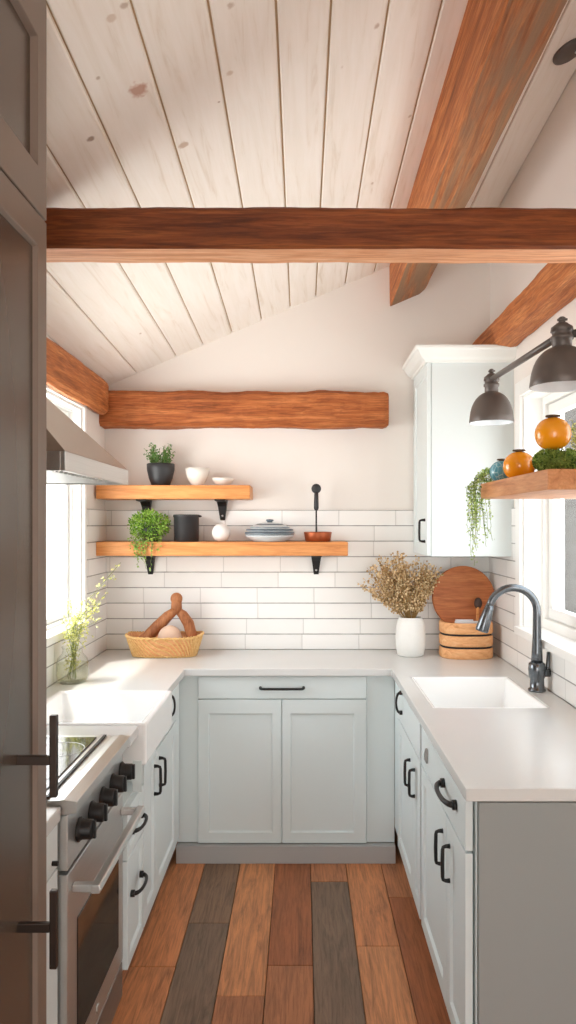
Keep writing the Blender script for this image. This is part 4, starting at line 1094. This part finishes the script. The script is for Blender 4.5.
# ---------------------------------------------------------------- light
w = bpy.data.worlds.new('world'); SC.world = w; w.use_nodes = True
nt = w.node_tree; bg = nt.nodes['Background']
tc = nt.nodes.new('ShaderNodeTexCoord'); sp = nt.nodes.new('ShaderNodeSeparateXYZ'); nt.links.new(tc.outputs['Generated'], sp.inputs[0])
cr = nt.nodes.new('ShaderNodeValToRGB'); nt.links.new(sp.outputs[2], cr.inputs[0])
cr.color_ramp.elements[0].color = (1.0, .99, .965, 1); cr.color_ramp.elements[0].position = .0; cr.color_ramp.elements[1].color = (.82, .92, 1.0, 1); cr.color_ramp.elements[1].position = .7
lo = nt.nodes.new('ShaderNodeMapRange'); nt.links.new(sp.outputs[2], lo.inputs[0]); lo.inputs[1].default_value = -.25; lo.inputs[2].default_value = .0; lo.inputs[3].default_value = 5.6; lo.inputs[4].default_value = 5.0
az = nt.nodes.new('ShaderNodeMapRange'); nt.links.new(sp.outputs[0], az.inputs[0]); az.inputs[1].default_value = -1; az.inputs[2].default_value = 1; az.inputs[3].default_value = 1.12; az.inputs[4].default_value = .5
mu = nt.nodes.new('ShaderNodeMath'); mu.operation = 'MULTIPLY'; nt.links.new(lo.outputs[0], mu.inputs[0]); nt.links.new(az.outputs[0], mu.inputs[1])
nt.links.new(mu.outputs[0], bg.inputs[1])   # world glow added below the horizon for the ceiling, dimmed towards the right
nt.links.new(cr.outputs[0], bg.inputs[0]); bg.inputs[1].default_value = 5.0
def area(name, loc, rotn, sx, sy, power, col=(1, 1, 1), portal=False):
    l = bpy.data.lights.new(name, 'AREA'); l.shape = 'RECTANGLE'; l.size = sx; l.size_y = sy; l.energy = power; l.color = col
    o = bpy.data.objects.new(name, l); COL.objects.link(o); o.location = loc; o.rotation_euler = rotn
    if portal: l.cycles.is_portal = True
    return o
area('portal_right', (XR + WT + .03, (WR[0] + WR[1]) / 2, (WR[2] + WR[3]) / 2), (0, radians(90), 0), WR[3] - WR[2], WR[1] - WR[0], 1, portal=True)
area('portal_left', (XL - WT - .03, (WL[0] + WL[1]) / 2, (WL[2] + WL[3]) / 2), (0, radians(-90), 0), WL[3] - WL[2], WL[1] - WL[0], 1, portal=True)
area('portal_rear', (0, YR - .15, 1.15), (radians(90), 0, 0), 1.2, 2.3, 1, portal=True)
s = bpy.data.lights.new('sun', 'SUN'); s.energy = 3.0; s.angle = radians(3); s.color = (1, .95, .86)
so = bpy.data.objects.new('sun', s); COL.objects.link(so)
so.rotation_euler = Vector((.55, .30, -1.45)).to_track_quat('-Z', 'Y').to_euler()

# ---------------------------------------------------------------- camera
cam = bpy.data.cameras.new('camera'); co = bpy.data.objects.new('camera', cam); COL.objects.link(co)
co.location = (0, 0, H); co.rotation_euler = (radians(90), 0, 0)
cam.sensor_fit = 'VERTICAL'; cam.sensor_height = 36; cam.lens = 36 * F / 1024
cam.shift_x = -(VX - 288) / 1024; cam.shift_y = (VY - 512) / 1024; cam.clip_start = .02
SC.camera = co
SC.view_settings.view_transform = 'Standard'; SC.view_settings.look = 'None'; SC.view_settings.gamma = 1; SC.view_settings.exposure = 0.68
SC.view_settings.use_curve_mapping = False
SC.cycles.max_bounces = 14; SC.cycles.diffuse_bounces = 8; SC.cycles.transparent_max_bounces = 16
